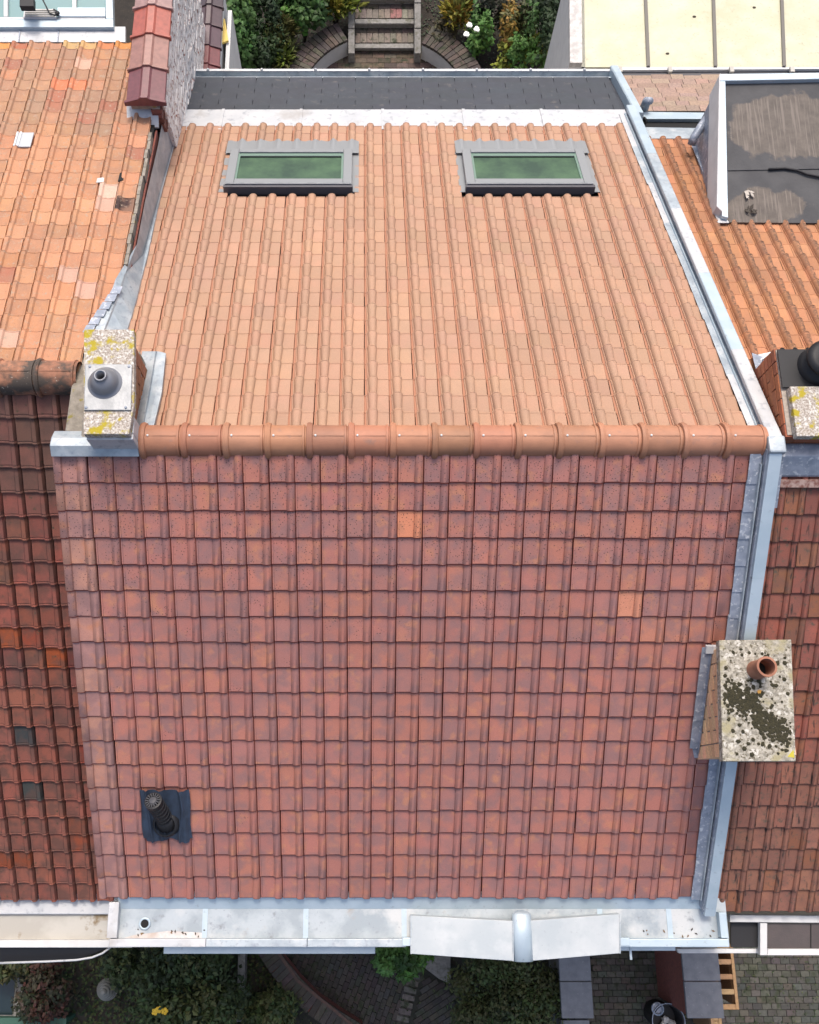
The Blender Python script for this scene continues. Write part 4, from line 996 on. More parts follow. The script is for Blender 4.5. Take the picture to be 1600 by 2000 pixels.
q = RBK.hit(1257, 236, .05); MB().lathe(q, [(.05, 0), (.05, .03), (.034, .03), (.034, .0), (.001, .001)], 14, (-.6, -.6, .3)).build('overflow_pipe', M_dark, rh)
q = RBK.hit(1256, 216, .03); MB().tube([q, q + Vector((0, 0, .16)), q + Vector((.02, -.05, .22))], [.055, .05, .04], 12).build('vent_stub', M_zincd, rh, smooth=True)

# right ridge chimney with black cowl
cz1 = at_d(1548, 760, 7.22).z
a_ = at_z(1548, 852, cz1); b_ = at_z(1660, 672, cz1)
rc = MB().box((a_.x + .05, a_.y + .05, H - 1.2), (b_.x, b_.y - .05, H - .75)).build('chimney', M_cement, rh)
bricks(rc, a_.x - .01, b_.x - .05, a_.y + .03, b_.y, H - .75, cz1 - .075, (.34, .115, .055))
m_ = at_z(1548, 752, cz1).y
MB().box((a_.x + .035, a_.y, cz1 - .07), (b_.x, m_ - .01, cz1)).build('chimney_cap', M_lich, rc, bevel=.006)
MB().box((a_.x + .0, m_ + .0, cz1 - .06), (b_.x, b_.y - .02, cz1 - .045)).build('base_plate', M_black, rc, bevel=.004)
kc = at_z(1604, 711, cz1)
MB().lathe((kc.x, kc.y, cz1 - .045), [(.165, 0), (.16, .02), (.145, .05), (.10, .085), (.095, .12), (.15, .125), (.15, .150), (.11, .175), (.04, .18), (.035, .19), (.001, .19)], 28).build('cowl', M_black, rc, smooth=True)
for k in range(4): MB().lathe((a_.x + .05 + .10 * k, b_.y - .015, cz1 - .072), [(.02, 0), (.02, .006), (.001, .006)], 12).build('brick_hole', M_dark, rc)
# slanted cheek flashing beside that chimney
mb = MB(); q = [RBK.hit(1484, 700, .03), RBK.hit(1504, 706, .20), RBK.hit(1540, 838, .14), RBK.hit(1520, 850, .02)]
mb.prism(q, (.012, 0, 0)); mb.build('cheek_flashing', M_zincd, rh)
MB().prism([RBK.hit(1468, 690, .06), RBK.hit(1490, 698, .06), RBK.hit(1524, 840, .05), RBK.hit(1508, 846, .05)], RBK.n * .006).build('cheek_flashing', M_zincd, rh)
MB().prism([RBK.hit(1480, 694, .05), RBK.hit(1508, 688, .06), RBK.hit(1486, 706, .06)], RBK.n * .008).build('mortar_fillet', M_white, rh)

# front chimney with lichened slab and clay pot
SZ = at_d(1478, 1368, 7.42).z
sq = [at_z(1405, 1250, SZ), at_z(1546, 1249, SZ), at_z(1555, 1487, SZ), at_z(1412, 1487, SZ)]
bx0, bx1 = 2.862, sq[1].x - .04; by0 = sq[2].y + .05; by1 = sq[0].y - .05
fc = MB().box((bx0 + .03, by0 + .03, SZ - 1.9), (bx1, by1 - .03, SZ - 1.2)).build('chimney', M_cement, rh)
bricks(fc, bx0, bx1, by0, by1, SZ - 1.2, SZ - .08, (.78, .48, .28), joint=.012)
MB().prism(sq, (0, 0, -.08)).build('chimney_slab', M_lich2, fc, bevel=.006)
pc = at_z(1477, 1309, SZ)
MB().lathe((pc.x, pc.y, SZ - .01), [(.078, 0), (.074, .02), (.072, .19), (.079, .195), (.079, .222), (.062, .224), (.060, .05), (.001, .045)], 28).build('chimney_pot', M_terra, fc, auto=40)
MB().lathe((pc.x, pc.y, SZ + .04), [(.0595, 0), (.0002, .001)], 20).build('flue_hole', M_dark, fc)
mb = MB()
for k in range(620):
    t = random.gauss(0, 1); u = random.random()
    px = 1420 + 118 * u + random.gauss(0, 9); py = 1350 + 62 * u + random.gauss(0, 15) + (24 if u > .5 else 0)
    if not (1410 < px < 1545 and 1262 < py < 1480): continue
    if random.random() < .13: px = random.uniform(1415, 1540); py = random.uniform(1265, 1475)
    q = at_z(px, py, SZ); s = random.uniform(.006, .022); mb.blob(q, s, s, s * .5, 6, 3, .3)
tag(mb.build('moss', surf('dark moss', (.035, .03, .012), (.02, .018, .008), 60, .35, .65, .95), fc), kind='stuff')
q = at_z(1484, 1352, SZ); MB().blob(q, .022, .02, .008, 7, 3, .2).build('fallen_leaf', plain('orange leaf', (.55, .28, .05), .7), fc)
q = [at_z(px, py, SZ + .002) for px, py in ((1538, 1478), (1550, 1464), (1552, 1480))]; MB().quad(*q).build('lichen_patch', plain('yellow lichen', (.42, .36, .04), .9), fc)
# lead round that chimney
va0 = MF.v(1262, .03)
for k, (y0_, y1_) in enumerate(((1262, 1310), (1307, 1358), (1355, 1405), (1402, 1458))):
    xx = 2.775
    MB().prism([MF.p(xx, MF.v(y0_, .03), .050), MF.p(2.846, MF.v(y0_, .03), .050), MF.p(2.846, MF.v(y1_, .03), .056), MF.p(xx, MF.v(y1_, .03), .056)], MF.n * .005).build('chimney_soaker', M_zincd, fc)
MB().prism([MF.p(2.846, MF.v(1262), .02), MF.p(2.846, MF.v(1462), .02), MF.p(2.846, MF.v(1462), .07), MF.p(2.846, MF.v(1262), .07)], (.010, 0, 0)).build('cover_flashing', M_zincd, fc)
MB().prism([MF.p(2.80, MF.v(1452), .032), MF.p(3.06, MF.v(1452), .032), MF.p(3.06, MF.v(1474), .042), MF.p(2.83, MF.v(1474), .042)], MF.n * .006).build('front_apron', M_zincd, fc)
MB().prism([MF.p(2.80, MF.v(1254), .05), MF.p(3.06, MF.v(1254), .05), MF.p(3.06, MF.v(1268), .055), MF.p(2.80, MF.v(1268), .05)], MF.n * .03).build('back_gutter', M_zincw, fc)
# front eaves frames of the right house
ez = RF.p(0, RF.v(1781)).z - .12
def ef(nm, m, pts, z=ez, th_=.07, par=rh, bev=.005): return MB().prism([at_z(px, py, z) for px, py in pts], (0, 0, -th_)).build(nm, m, par, bevel=bev)
eb = ef('eaves_box', M_white, ((1426, 1801), (1660, 1803), (1660, 1789), (1426, 1787)))
ef('dark_panel', M_black, ((1428, 1850), (1486, 1850), (1486, 1802), (1428, 1802)), ez - .10, .02, eb, 0)
ef('bronze_panel', surf('bronze sheet', (.065, .05, .047), (.05, .04, .038), 6, .4, .6, .45), ((1499, 1853), (1660, 1853), (1660, 1804), (1499, 1804)), ez - .05, .02, eb, 0)
ef('frame_bar', M_white, ((1485, 1866), (1499, 1866), (1499, 1803), (1485, 1803)), ez - .02, .06, eb)
ef('frame_bar', M_white, ((1499.5, 1866), (1660, 1866), (1660, 1853.5), (1499.5, 1853.5)), ez - .02, .06, eb)
ef('frame_bar', M_white, ((1326, 1862), (1484.5, 1862), (1484.5, 1853), (1322, 1853)), ez - .12, .05, eb)
ef('panel_joint', M_dark, ((1583, 1852), (1585, 1852), (1585, 1805), (1583, 1805)), ez - .046, .005, eb, 0)

# ------------------------------------------------------------------ conservatory behind the right house
VZ = at_d(1300, 133, 12.6)
def vz(px, py):
    n_ = Vector((0, math.sin(R(6)), math.cos(R(6)))); r_ = ray(px, py); return CAM + r_ * ((VZ - CAM).dot(n_) / r_.dot(n_))
cv = thing('conservatory', 'lean-to conservatory with cream polycarbonate roof panels between brown glazing bars', 'conservatory', (vz(1370, 60).x, vz(1370, 60).y, BZ))
pxs = [(1136, 1134), (1266, 1258), (1397, 1391), (1531, 1524), (1664, 1656)]
for k in range(4):
    (a0, a1), (b0, b1) = pxs[k], pxs[k + 1]
    MB().prism([vz(a0, 131), vz(b0, 131), vz(b1, -60), vz(a1, -60)], (0, 0, -.03)).build('roof_panel', M_cream, cv)
    if k: MB().prism([vz(a0 - 3.2, 131) + Vector((0, 0, .025)), vz(a0 + 3.2, 131) + Vector((0, 0, .025)), vz(a1 + 3, -60) + Vector((0, 0, .025)), vz(a1 - 3, -60) + Vector((0, 0, .025))], (0, 0, -.06)).build('glazing_bar', M_bar, cv)
MB().prism([vz(1194, 137), vz(1660, 134), vz(1660, 130), vz(1194, 131)], (0, 0, -.05)).build('edge_rail', M_white, cv)
MB().prism([vz(1206, 144) - Vector((0, 0, .04)), vz(1660, 141) - Vector((0, 0, .04)), vz(1660, 134) - Vector((0, 0, .04)), vz(1206, 137) - Vector((0, 0, .04))], (0, 0, -.12)).build('gutter', M_framed, cv)
for px in (1211, 1308, 1428, 1546): MB().box(vz(px, 143) - Vector((.02, 0, .01)), vz(px, 134) + Vector((.02, 0, .04))).build('gutter_clip', M_beige, cv)
for px, py in ((1356, 33), (1473, 15), (1304, 105)): 
    MB().blob(vz(px, py), .028, .022, .012, 8, 3).build('moss_spot', M_stem, cv)
xw = vz(1112, 130)
MB().prism([vz(1111, 131), vz(1135, 131), vz(1133, -60), vz(1110, -60)], (0, 0, .08)).build('parapet_coping', surf('pale stone', (.55, .53, .50), (.40, .38, .36), 12, .4, .62, .9, 0, [((.2, .19, .18), 50, .6, .7)], .3), cv)
p1 = vz(1111, 131); p2 = vz(1110, -60)
MB().prism([p1, p2, Vector((p2.x, p2.y, BZ)), Vector((p1.x, p1.y, BZ))], (.22, 0, 0)).build('side_wall', M_white, cv)
MB().prism([Vector((p1.x + .24, p1.y, BZ)), vz(1660, 131) - Vector((0, 0, vz(1660, 131).z - BZ)), vz(1660, -60) - Vector((0, 0, vz(1660, -60).z - BZ)), Vector((p2.x + .24, p2.y, BZ))], (0, 0, p2.z - BZ - .2)).build('room_walls', M_render, cv)

# ------------------------------------------------------------------ back garden
# second garden wall with dark coping
gz_ = at_d(405, 130, 12.2).z
gx0, gx1 = at_z(377, 130, gz_).x, at_z(429, 130, gz_).x
gw = thing('garden_wall', 'garden wall capped by dark maroon glazed coping tiles beside the shrubs', 'wall', ((gx0 + gx1) / 2, at_z(400, 130, gz_).y, BZ))
yA = at_z(400, 150, gz_).y; yB = at_z(400, -40, gz_).y
MB().box((gx0 + .03, yA, BZ), (gx1 - .03, yB, gz_ - .02)).build('wall', M_white, gw)
ys = [170, 132, 96, 56, 17, -22, -60]; cc = ((.17, .05, .05), (.17, .05, .05), (.085, .045, .055), (.075, .045, .05), (.06, .04, .045), (.11, .045, .045))
for k in range(5):
    ya = at_z(400, ys[k], gz_).y; yb_ = at_z(400, ys[k + 1], gz_).y; xm = (gx0 + gx1) / 2; rings = []
    for (yv, e_) in ((ya, .014), (ya + .03, .014), (ya + .034, 0), (yb_ + .02, -.004)):
        pr_ = [(gx0 - e_, -.04), (gx0 - e_, e_), (xm - .05, .05 + e_), (xm - .03, .075 + e_), (xm + .03, .075 + e_), (xm + .05, .05 + e_), (gx1 + e_, e_), (gx1 + e_, -.04)]
        rings.append([Vector((x, yv, gz_ + z_)) for x, z_ in pr_])
    MB().sweep(rings, True, True).build('coping_tile', M_coping, gw, bevel=.008, color=cc[k])
q = at_z(438, 20, gz_ - .3); q2 = at_z(447, 140, gz_ - .3)
ww = thing('garden_screen', 'low white rendered screen wall along the dark maroon coping', 'wall', (q.x, q2.y, BZ))
MB().box((at_z(430, 130, gz_).x + .01, q2.y, BZ), (q2.x, q.y, gz_ - .3)).build('screen', M_white, ww)
yp = [at_z(430, 40, gz_ - .28), at_z(440, 40, gz_ - .28), at_z(447, 82, gz_ - .28), at_z(432, 88, gz_ - .28)]
single(MB().prism(yp, (0, 0, .03)), 'yellow_board', M_yellow, 'yellow board lying on the white screen wall by the shrubs', 'board', yp[0])
# glazed lower roof between the party wall and the coping
lo = thing('rear_extension', 'low rear extension with teal window behind the party wall', 'extension', (at_z(350, 60, BZ + 2).x, at_z(350, 60, BZ + 2).y, BZ))
e0 = BZ + 2.6
MB().box((-3.4, at_z(350, 140, e0).y, BZ), (at_z(374, 60, e0).x, at_z(350, -60, e0).y, e0 - .06)).build('room', M_render, lo)
for nm, m, pts, zo in (('roof_sheet', M_cement, ((300, 135), (374, 135), (372, -40), (300, -40)), 0), ('window_glass', M_teal, ((338, 92), (374, 92), (374, 42), (332, 42)), .03), ('window_frame', M_white, ((325, 40), (374, 40), (374, 12), (325, 12)), .05), ('white_rail', M_white, ((345, 99), (375, 99), (375, 94), (345, 94)), .06), ('zinc_box', M_zincp, ((330, 38), (366, 38), (364, 16), (328, 16)), .09)):
    MB().prism([at_z(px, py, e0 + zo) for px, py in pts], (0, 0, -.05)).build(nm, m, lo)

# steps, curved walls and patio
PB = None
def paver_mesh():
    global PB
    if PB is None: PB = MB().box((-.5, -.5, -1), (.5, .5, 0)).mesh('paver', M_paver)
    return PB
def pavers(par, poly, z, L, W, ang, color, gap=.008, th=.05, stretch=True, name='paver', limit=300, fan=None):
    """running bond inside a polygon (x,y), each brick its own object"""
    def inside(x, y):
        c = False; n = len(poly)
        for i in range(n):
            (x1, y1), (x2, y2) = poly[i], poly[(i + 1) % n]
            if (y1 > y) != (y2 > y) and x < (x2 - x1) * (y - y1) / (y2 - y1) + x1: c = not c
        return c
    cx = sum(p[0] for p in poly) / len(poly); cy = sum(p[1] for p in poly) / len(poly); rad = max(math.hypot(p[0] - cx, p[1] - cy) for p in poly)
    ca, sa = math.cos(ang), math.sin(ang); nu = int(rad / L) + 2; nv = int(rad / W) + 2; cnt = 0; rest = MB()
    for j in range(-nv, nv + 1):
        for i in range(-nu, nu + 1):
            u = (i + (.5 if j % 2 else 0)) * L; v = j * W
            x = cx + u * ca - v * sa; y = cy + u * sa + v * ca
            if not inside(x, y): continue
            M = Matrix.Translation((x, y, z + random.uniform(-.004, .004))) @ Matrix.Rotation(ang + random.gauss(0, .015), 4, 'Z') @ Matrix.Diagonal((L - gap, W - gap, th, 1))
            if cnt < limit: put(name, paver_mesh(), M, par, jit(color, .28))
            cnt += 1
sz_ = BZ + .0
st0 = at_z(690, 103, BZ + .16); st1 = at_z(812, 103, BZ + .16)
sw0, sw1 = st0.x + .03, st1.x - .03
patio = tag(MB().prism([at_z(px, py, BZ + .004) for px, py in ((560, 150), (940, 150), (900, 100), (812, 96), (690, 96), (620, 105))], (0, 0, .012)).build('patio', M_path), kind='structure')
pg_ = [(at_z(px, py, BZ + .02).x, at_z(px, py, BZ + .02).y) for px, py in ((585, 150), (915, 150), (862, 108), (815, 100), (690, 100), (640, 108))]
pavers(patio, pg_, BZ + .035, .21, .105, 0, (.10, .075, .055))
stairs = thing('garden_steps', 'brick garden steps rising from the patio between two concrete strings', 'steps', (st0.x + .55, st0.y, BZ))
ny = st0.y; nz = BZ; pyb = [103, 55, 8, -40, -88]
for k in range(4):
    rz = BZ + .16 * (k + 1); y_a = at_z(750, pyb[k] - 13, rz).y if k else at_z(750, 90, rz).y
    y_b = at_z(750, pyb[k + 1] - 11, rz + .16).y + .05
    s_ = MB().box((sw0, y_a + .012, BZ - .1), (sw1, y_b, rz - .055)).build('step', M_stone, stairs)
    MB().box((sw0 - .0, y_a - .03, rz - .056), (sw1, y_a + .07, rz - .012)).build('nosing', M_stone, s_, bevel=.008)
    nb = 10; w_ = (sw1 - sw0) / nb
    for i in range(nb):
        c = jit((.20, .165, .135), .18)
        if k == 1 and i in (6, 7): c = (.28, .13, .12)
        put('brick', paver_mesh(), Matrix.Translation((sw0 + w_ * (i + .5), (y_a + .075 + y_a + .29) / 2, rz + random.uniform(-.003, .003))) @ Matrix.Diagonal((w_ - .009, .205, .06, 1)), s_, c)
    for i in range(5): put('brick', paver_mesh(), Matrix.Translation((sw0 + w_ * 2 * (i + .5), (y_a + .29 + y_b) / 2, rz + .0)) @ Matrix.Diagonal((w_ * 2 - .009, max(.05, y_b - y_a - .30), .06, 1)), s_, jit((.13, .10, .08), .2))
for xa, xb in ((sw0 - .115, sw0 - .004), (sw1 + .004, sw1 + .115)):
    y_a = at_z(750, 104, BZ + .25).y
    for k in range(6):
        ya = y_a + k * .42; MB().prism([(xa, ya, BZ - .1), (xa, ya, BZ + .25 + .14 * k), (xa, ya + .41, BZ + .25 + .14 * (k + .9)), (xa, ya + .41, BZ - .1)], (xb - xa, 0, 0)).build('string', M_stone, stairs, bevel=.006)
cz_ = BZ + .42
ci = at_z(748, 132, cz_); ccx = (sw0 + sw1) / 2; ccy = ci.y - .70
for side, lab in ((-1, 'left'), (1, 'right')):
    p = at_z(748 + side * 128, 132, cz_); rin = math.hypot(p.x - ccx, p.y - ccy) + .10
    t0 = math.asin(min(.99, (sw1 - ccx + .13) / rin))
    cw = thing('curved_wall', 'white faced curved retaining wall with brick coping, %s of the garden steps' % lab, 'wall', (ccx + side * rin * .7, ccy + rin * .7, BZ), 'curved walls flanking the garden steps')
    mb = MB(); rings = []
    n = 26
    for i in range(n + 1):
        t = t0 + (R(108) - t0) * i / n; sx, cy_ = side * math.sin(t), math.cos(t)
        rings.append([Vector((ccx + sx * rr, ccy + cy_ * rr, zz)) for rr, zz in ((rin, BZ - .05), (rin, cz_ - .06), (rin + .36, cz_ - .06), (rin + .36, BZ - .05))])
    mb.sweep(rings, True, True); mb.build('wall_face', M_white, cw)
    nb = 24
    for i in range(nb):
        for (ra, rb_) in ((-.012, .20), (.208, .40)):
            ta = t0 + (R(108) - t0) * i / nb; tb = t0 + (R(108) - t0) * (i + 1) / nb - .006 / rin * 2
            pts = [(ccx + side * math.sin(t) * (rin + rr), ccy + math.cos(t) * (rin + rr), cz_ - .058) for t, rr in ((ta, ra), (tb, ra), (tb, rb_), (ta, rb_))]
            MB().prism(pts, (0, 0, .058 + random.uniform(-.004, .004))).build('brick', M_paver, cw, color=jit((.085, .068, .055), .25))

# -------- plants
def leaf_cloud(mb, c, rx_, ry_, rz_, n, size, cols, long=1.6, clumps=14, spiky=False, shell=.55):
    c = Vector(c)
    cl = []
    for k in range(clumps):
        a_ = random.uniform(0, 2 * math.pi); rr = math.sqrt(random.random()); zz = random.uniform(-.2, 1) * math.sqrt(max(0, 1 - rr * rr))
        cl.append((Vector((rx_ * rr * math.cos(a_) * .85, ry_ * rr * math.sin(a_) * .85, rz_ * zz)), random.uniform(.25, .5), random.choice(cols)))
    for k in range(n):
        b, s, cc_ = random.choice(cl); d = Vector((random.gauss(0, 1), random.gauss(0, 1), random.gauss(0, 1))).normalized() * random.random() ** shell
        p = c + b + Vector((d.x * rx_ * s, d.y * ry_ * s, d.z * rz_ * s))
        out = Vector((d.x, d.y, abs(d.z) * .7 + .25)).normalized()
        t = Vector((random.gauss(0, 1), random.gauss(0, 1), random.gauss(0, .6))); t = (t - out * t.dot(out) * random.uniform(.3, .9)).normalized()
        if spiky: t = (out + Vector((random.gauss(0, .5), random.gauss(0, .5), 0))).normalized()
        w_ = out.cross(t)
        if w_.length < .01: continue
        w_.normalize(); L_ = size * random.uniform(.45, 1.6); h = w_ * L_ / long * .5; up_ = t.cross(w_) * L_ * .12
        col_ = jit(cc_, .28)
        mb.add([p, p + t * L_ * .5 + h - up_, p + t * L_, p + t * L_ * .5 - h - up_], [(0, 1, 2), (0, 2, 3)], (*col_, 1))
def shrub(name, lab, px, py, z0, hgt, rx_, ry_, n, size, cols, grp, cat='shrub', long=1.6, spiky=False, clumps=14, top=None):
    g = at_z(px, py, z0 + hgt * .55); loc = Vector((g.x, g.y, z0))
    t = thing(name, lab, cat, loc, grp)
    mb = MB(); leaf_cloud(mb, g, rx_, ry_, hgt * .5, n, size, cols, long, clumps, spiky); mb.build('crown', M_leaf, t)
    mb = MB()
    for k in range(6):
        a_ = random.uniform(0, 6.28); e = g + Vector((math.cos(a_) * rx_ * .6, math.sin(a_) * ry_ * .6, random.uniform(-.1, .3) * hgt))
        mb.tube([loc + Vector((random.uniform(-.03, .03), random.uniform(-.03, .03), -.02)), loc.lerp(e, .5) + Vector((0, 0, .1 * hgt)), e], [.018, .012, .004], 6)
    mb.build('stems', M_stem, t)
    return t, g
DG = [(.022, .045, .014), (.03, .06, .018), (.016, .034, .012)]; MG = [(.045, .10, .022), (.06, .125, .03), (.035, .08, .02)]
BG_ = [(.075, .17, .03), (.09, .19, .045), (.055, .13, .03)]; YG = [(.20, .22, .03), (.26, .24, .04), (.14, .18, .03)]; OL = [(.075, .085, .028), (.10, .10, .03), (.05, .06, .02)]
YO = [(.30, .24, .035), (.24, .15, .03), (.16, .17, .03)]
G1 = 'shrubs left of the garden steps'; G2 = 'shrubs right of the garden steps'
shrub('ivy_shrub', 'bright green ivy shrub beside the white screen wall', 470, 62, BZ, 1.3, .35, .9, 3400, .085, BG_ + MG, G1, long=1.2, clumps=26)
shrub('dark_shrub', 'dark evergreen shrub between ivy and the round bush', 520, 45, BZ, 1.2, .40, .9, 3000, .075, DG + MG[:1], G1, clumps=22)
shrub('round_shrub', 'mid green round-leaved shrub behind the curved wall, nearest the top edge', 592, 28, BZ, 1.1, .42, .5, 2300, .09, MG + BG_[:1], G1, long=1.25, clumps=20)
shrub('yellow_shrub', 'yellow green long-leaved shrub left of the garden steps', 655, 8, BZ, .9, .38, .36, 900, .15, YG, G1, long=3, spiky=True)
shrub('willow_shrub', 'olive narrow-leaved shrub in front of dark soil left of the curved wall', 545, 86, BZ, .8, .34, .50, 1500, .12, OL + YG[2:], G1, long=3.2, spiky=True)
shrub('low_shrub', 'low dark shrub beneath the slate roof edge on the left', 500, 118, BZ, .7, .45, .30, 1500, .07, DG + MG, G1)
shrub('yellow_bush', 'yellow orange leaved bush at the right string of the steps', 893, 15, BZ, 1.0, .24, .42, 900, .13, YO, G2, long=2.6, spiky=True)
shrub('grey_shrub', 'dull dark grey green shrub behind the white flowers', 955, 22, BZ, 1.0, .42, .5, 2300, .06, [(.05, .06, .04), (.07, .075, .05), (.03, .04, .025)], G2, clumps=20)
rs, g = shrub('rose_bush', 'bright green rose bush bearing three white flowers', 938, 70, BZ, .9, .20, .40, 1100, .085, BG_, G2, long=1.4)
for px, py in ((917, 50), (931, 58), (911, 68)):
    c = at_z(px, py, BZ + 1.0); mb = MB()
    for k in range(7):
        a_ = k * .9; mb.blob(c + Vector((math.cos(a_) * .025, math.sin(a_) * .025, .01 * (k % 3))), .032, .032, .016, 6, 3)
    mb.build('flower', M_petal_w, rs)
shrub('olive_shrub', 'olive green shrub with coppery tips right of the rose bush', 1000, 62, BZ, 1.0, .34, .46, 1900, .075, OL + YO[1:2], G2, clumps=18)
shrub('lime_shrub', 'lime green feathery shrub at the slate roof edge on the right', 1022, 112, BZ, .8, .48, .36, 2300, .075, BG_ + YG[:2], G2, clumps=20)
shrub('tall_shrub', 'tall dark green shrub against the white conservatory wall', 1066, 50, BZ, 1.4, .38, .85, 2800, .075, DG + MG, G2, clumps=24)
shrub('bronze_shrub', 'small bronze shrub above the right curved wall', 868, 62, BZ, .6, .24, .42, 700, .06, [(.06, .05, .02), (.04, .045, .02)], G2)
mb = MB()
for k in range(3600):
    px = random.choice((random.uniform(440, 690), random.uniform(815, 1105))); py = random.uniform(-30, 150); p = at_z(px, py, BZ + .02)
    a_ = random.uniform(0, 6.28); u_ = Vector((math.cos(a_), math.sin(a_), random.uniform(0, .5))) * random.uniform(.02, .05); w_ = Vector((-math.sin(a_), math.cos(a_), 0)) * .018
    mb.add([p, p + u_ * .5 + w_, p + u_, p + u_ * .5 - w_], [(0, 1, 2), (0, 2, 3)], (*jit(random.choice(DG + [(.05, .035, .02), (.03, .022, .015)]), .3), 1))
tag(mb.build('ground_cover', M_leaf), kind='stuff')

# ------------------------------------------------------------------ front yards below the gutter
def g0(px, py, z=GZ): q = at_z(px, py, z); return (q.x, q.y)
def floor(name, pts, z0=.0, z1=.02, mat=M_path):
    return tag(MB().prism([(*g0(px, py), z0) for px, py in pts], (0, 0, z1 - z0)).build(name, mat), kind='structure')
PC = (.085, .078, .062)
yard = floor('yard_paving', ((1145, 1855), (1336, 1855), (1336, 2040), (1145, 2040)))
pavers(yard, [g0(1148, 1850), g0(1334, 1850), g0(1334, 2030), g0(1148, 2030)], .05, .150, .092, 0, PC)
nyard = floor('neighbour_yard_paving', ((1396, 1855), (1680, 1855), (1680, 2040), (1396, 2040)))
pavers(nyard, [g0(1398, 1850), g0(1660, 1850), g0(1660, 2030), g0(1398, 2030)], .05, .150, .095, 0, (.070, .068, .055))
court = floor('court_paving', ((540, 1850), (830, 1850), (920, 1905), (920, 2040), (600, 2040)))
pavers(court, [g0(545, 1850), g0(800, 1850), g0(812, 1900), g0(790, 2030), g0(690, 2030), g0(600, 1920)], .05, .16, .082, R(68), (.052, .045, .038))
pavers(court, [g0(822, 1895), g0(880, 1925), g0(900, 2030), g0(800, 2030)], .05, .16, .082, R(30), (.052, .045, .038))
# lighter worn edge bricks of the court
for k in range(7):
    q = g0(808 - k * 3.5, 1905 + k * 14); put('edge_brick', paver_mesh(), Matrix.Translation((*q, .056)) @ Matrix.Rotation(R(-12), 4, 'Z') @ Matrix.Diagonal((.20, .075, .05, 1)), court, jit((.12, .11, .095), .2))
# curved low wall
cwl = thing('curved_wall', 'low dark curved brick wall edging the shaded court below the gutter', 'wall', (*g0(600, 1930), 0))
pts = [(520, 1850), (545, 1888), (575, 1925), (612, 1962), (655, 1992), (700, 2020)]
mb = MB(); rings = []
for i, (px, py) in enumerate(pts):
    q = at_z(px, py, .45); a_ = pts[max(i - 1, 0)]; b_ = pts[min(i + 1, len(pts) - 1)]
    d = (at_z(*b_, .45) - at_z(*a_, .45)).normalized(); nn = Vector((-d.y, d.x, 0)) * .13
    rings.append([q + nn - Vector((0, 0, .45)), q + nn - Vector((0, 0, .04)), q - nn - Vector((0, 0, .04)), q - nn - Vector((0, 0, .45))])
mb.sweep(rings, True, True); mb.build('wall', M_redbrick, cwl)
for i in range(len(pts) - 1):
    for t in (0, .25, .5, .75):
        a_ = at_z(*pts[i], .41); b_ = at_z(*pts[i + 1], .41); d = (b_ - a_).normalized(); nn = Vector((-d.y, d.x, 0)) * .15
        p0 = a_.lerp(b_, t); p1 = a_.lerp(b_, t + .235); MB().prism([p0 + nn, p0 - nn, p1 - nn, p1 + nn], (0, 0, .05)).build('coping_brick', M_paver, cwl, color=jit((.06, .05, .042), .25))
MB().prism([at_z(px, py, .46) for px, py in ((533, 1850), (540, 1850), (583, 1912), (700, 2008), (694, 2010), (578, 1916))], (0, 0, .012)).build('coping_edge', surf('rusty edge', (.11, .06, .045), (.07, .05, .04), 20, .35, .65, .9), cwl)
# slab kerb left of the court
kb = thing('garden_kerb', 'straight grey stone kerb right of the big left hedge', 'kerb', (*g0(478, 1930), 0))
for k in range(3): MB().box((at_z(464, 1900, .35).x, at_z(464, 1900 + 46 * k + 4, .35).y, 0), (at_z(478, 1900, .35).x, at_z(464, 1858 + 46 * k, .35).y, .35)).build('kerb_stone', M_stone, kb, bevel=.01)
# triangular concrete piece
q = [at_z(px, py, .12) for px, py in ((800, 1868), (880, 1868), (880, 1922), (858, 1912))]
single(MB().prism(q, (0, 0, -.12)), 'concrete_slab', M_stone, 'pale triangular concrete slab between court paving and box hedge', 'slab', q[0] - Vector((0, 0, .12)))
# walls with blue stone tops
def topped_wall(x0, x1, y0, y1, h, lab, face):
    a_ = at_z(x0, y1, h); b_ = at_z(x1, y0, h)
    t = thing('yard_wall', lab, 'wall', (a_.x, a_.y, 0), 'blue stone topped yard walls')
    MB().box((a_.x + .04, a_.y + .02, 0), (b_.x - .04, b_.y, h - .06)).build('wall', face, t)
    n = 2; L_ = (b_.y - a_.y) / n
    for k in range(n): MB().box((a_.x, a_.y + k * L_ + .006, h - .06), (b_.x, a_.y + (k + 1) * L_ - .006, h)).build('coping_slab', M_blue, t, bevel=.008)
topped_wall(1098, 1151, 1845, 1990, 1.1, 'yard wall with grey slab top beside the box hedge', M_stone)
topped_wall(1343, 1401, 1845, 1990, 1.6, 'yard wall with wide grey slab top and red side, next to the pallet', M_redbrick)
for k, (px, py, lab) in enumerate(((1124, 2012, 'lower grey slab at the foot of the wall beside the box hedge'),)):
    a_ = at_z(1098, 2040, .8); b_ = at_z(1151, 1993, .8); single(MB().box((a_.x, a_.y, 0), (b_.x, b_.y, .8)), 'wall_step', M_blue, lab, 'wall', (a_.x, a_.y, 0))
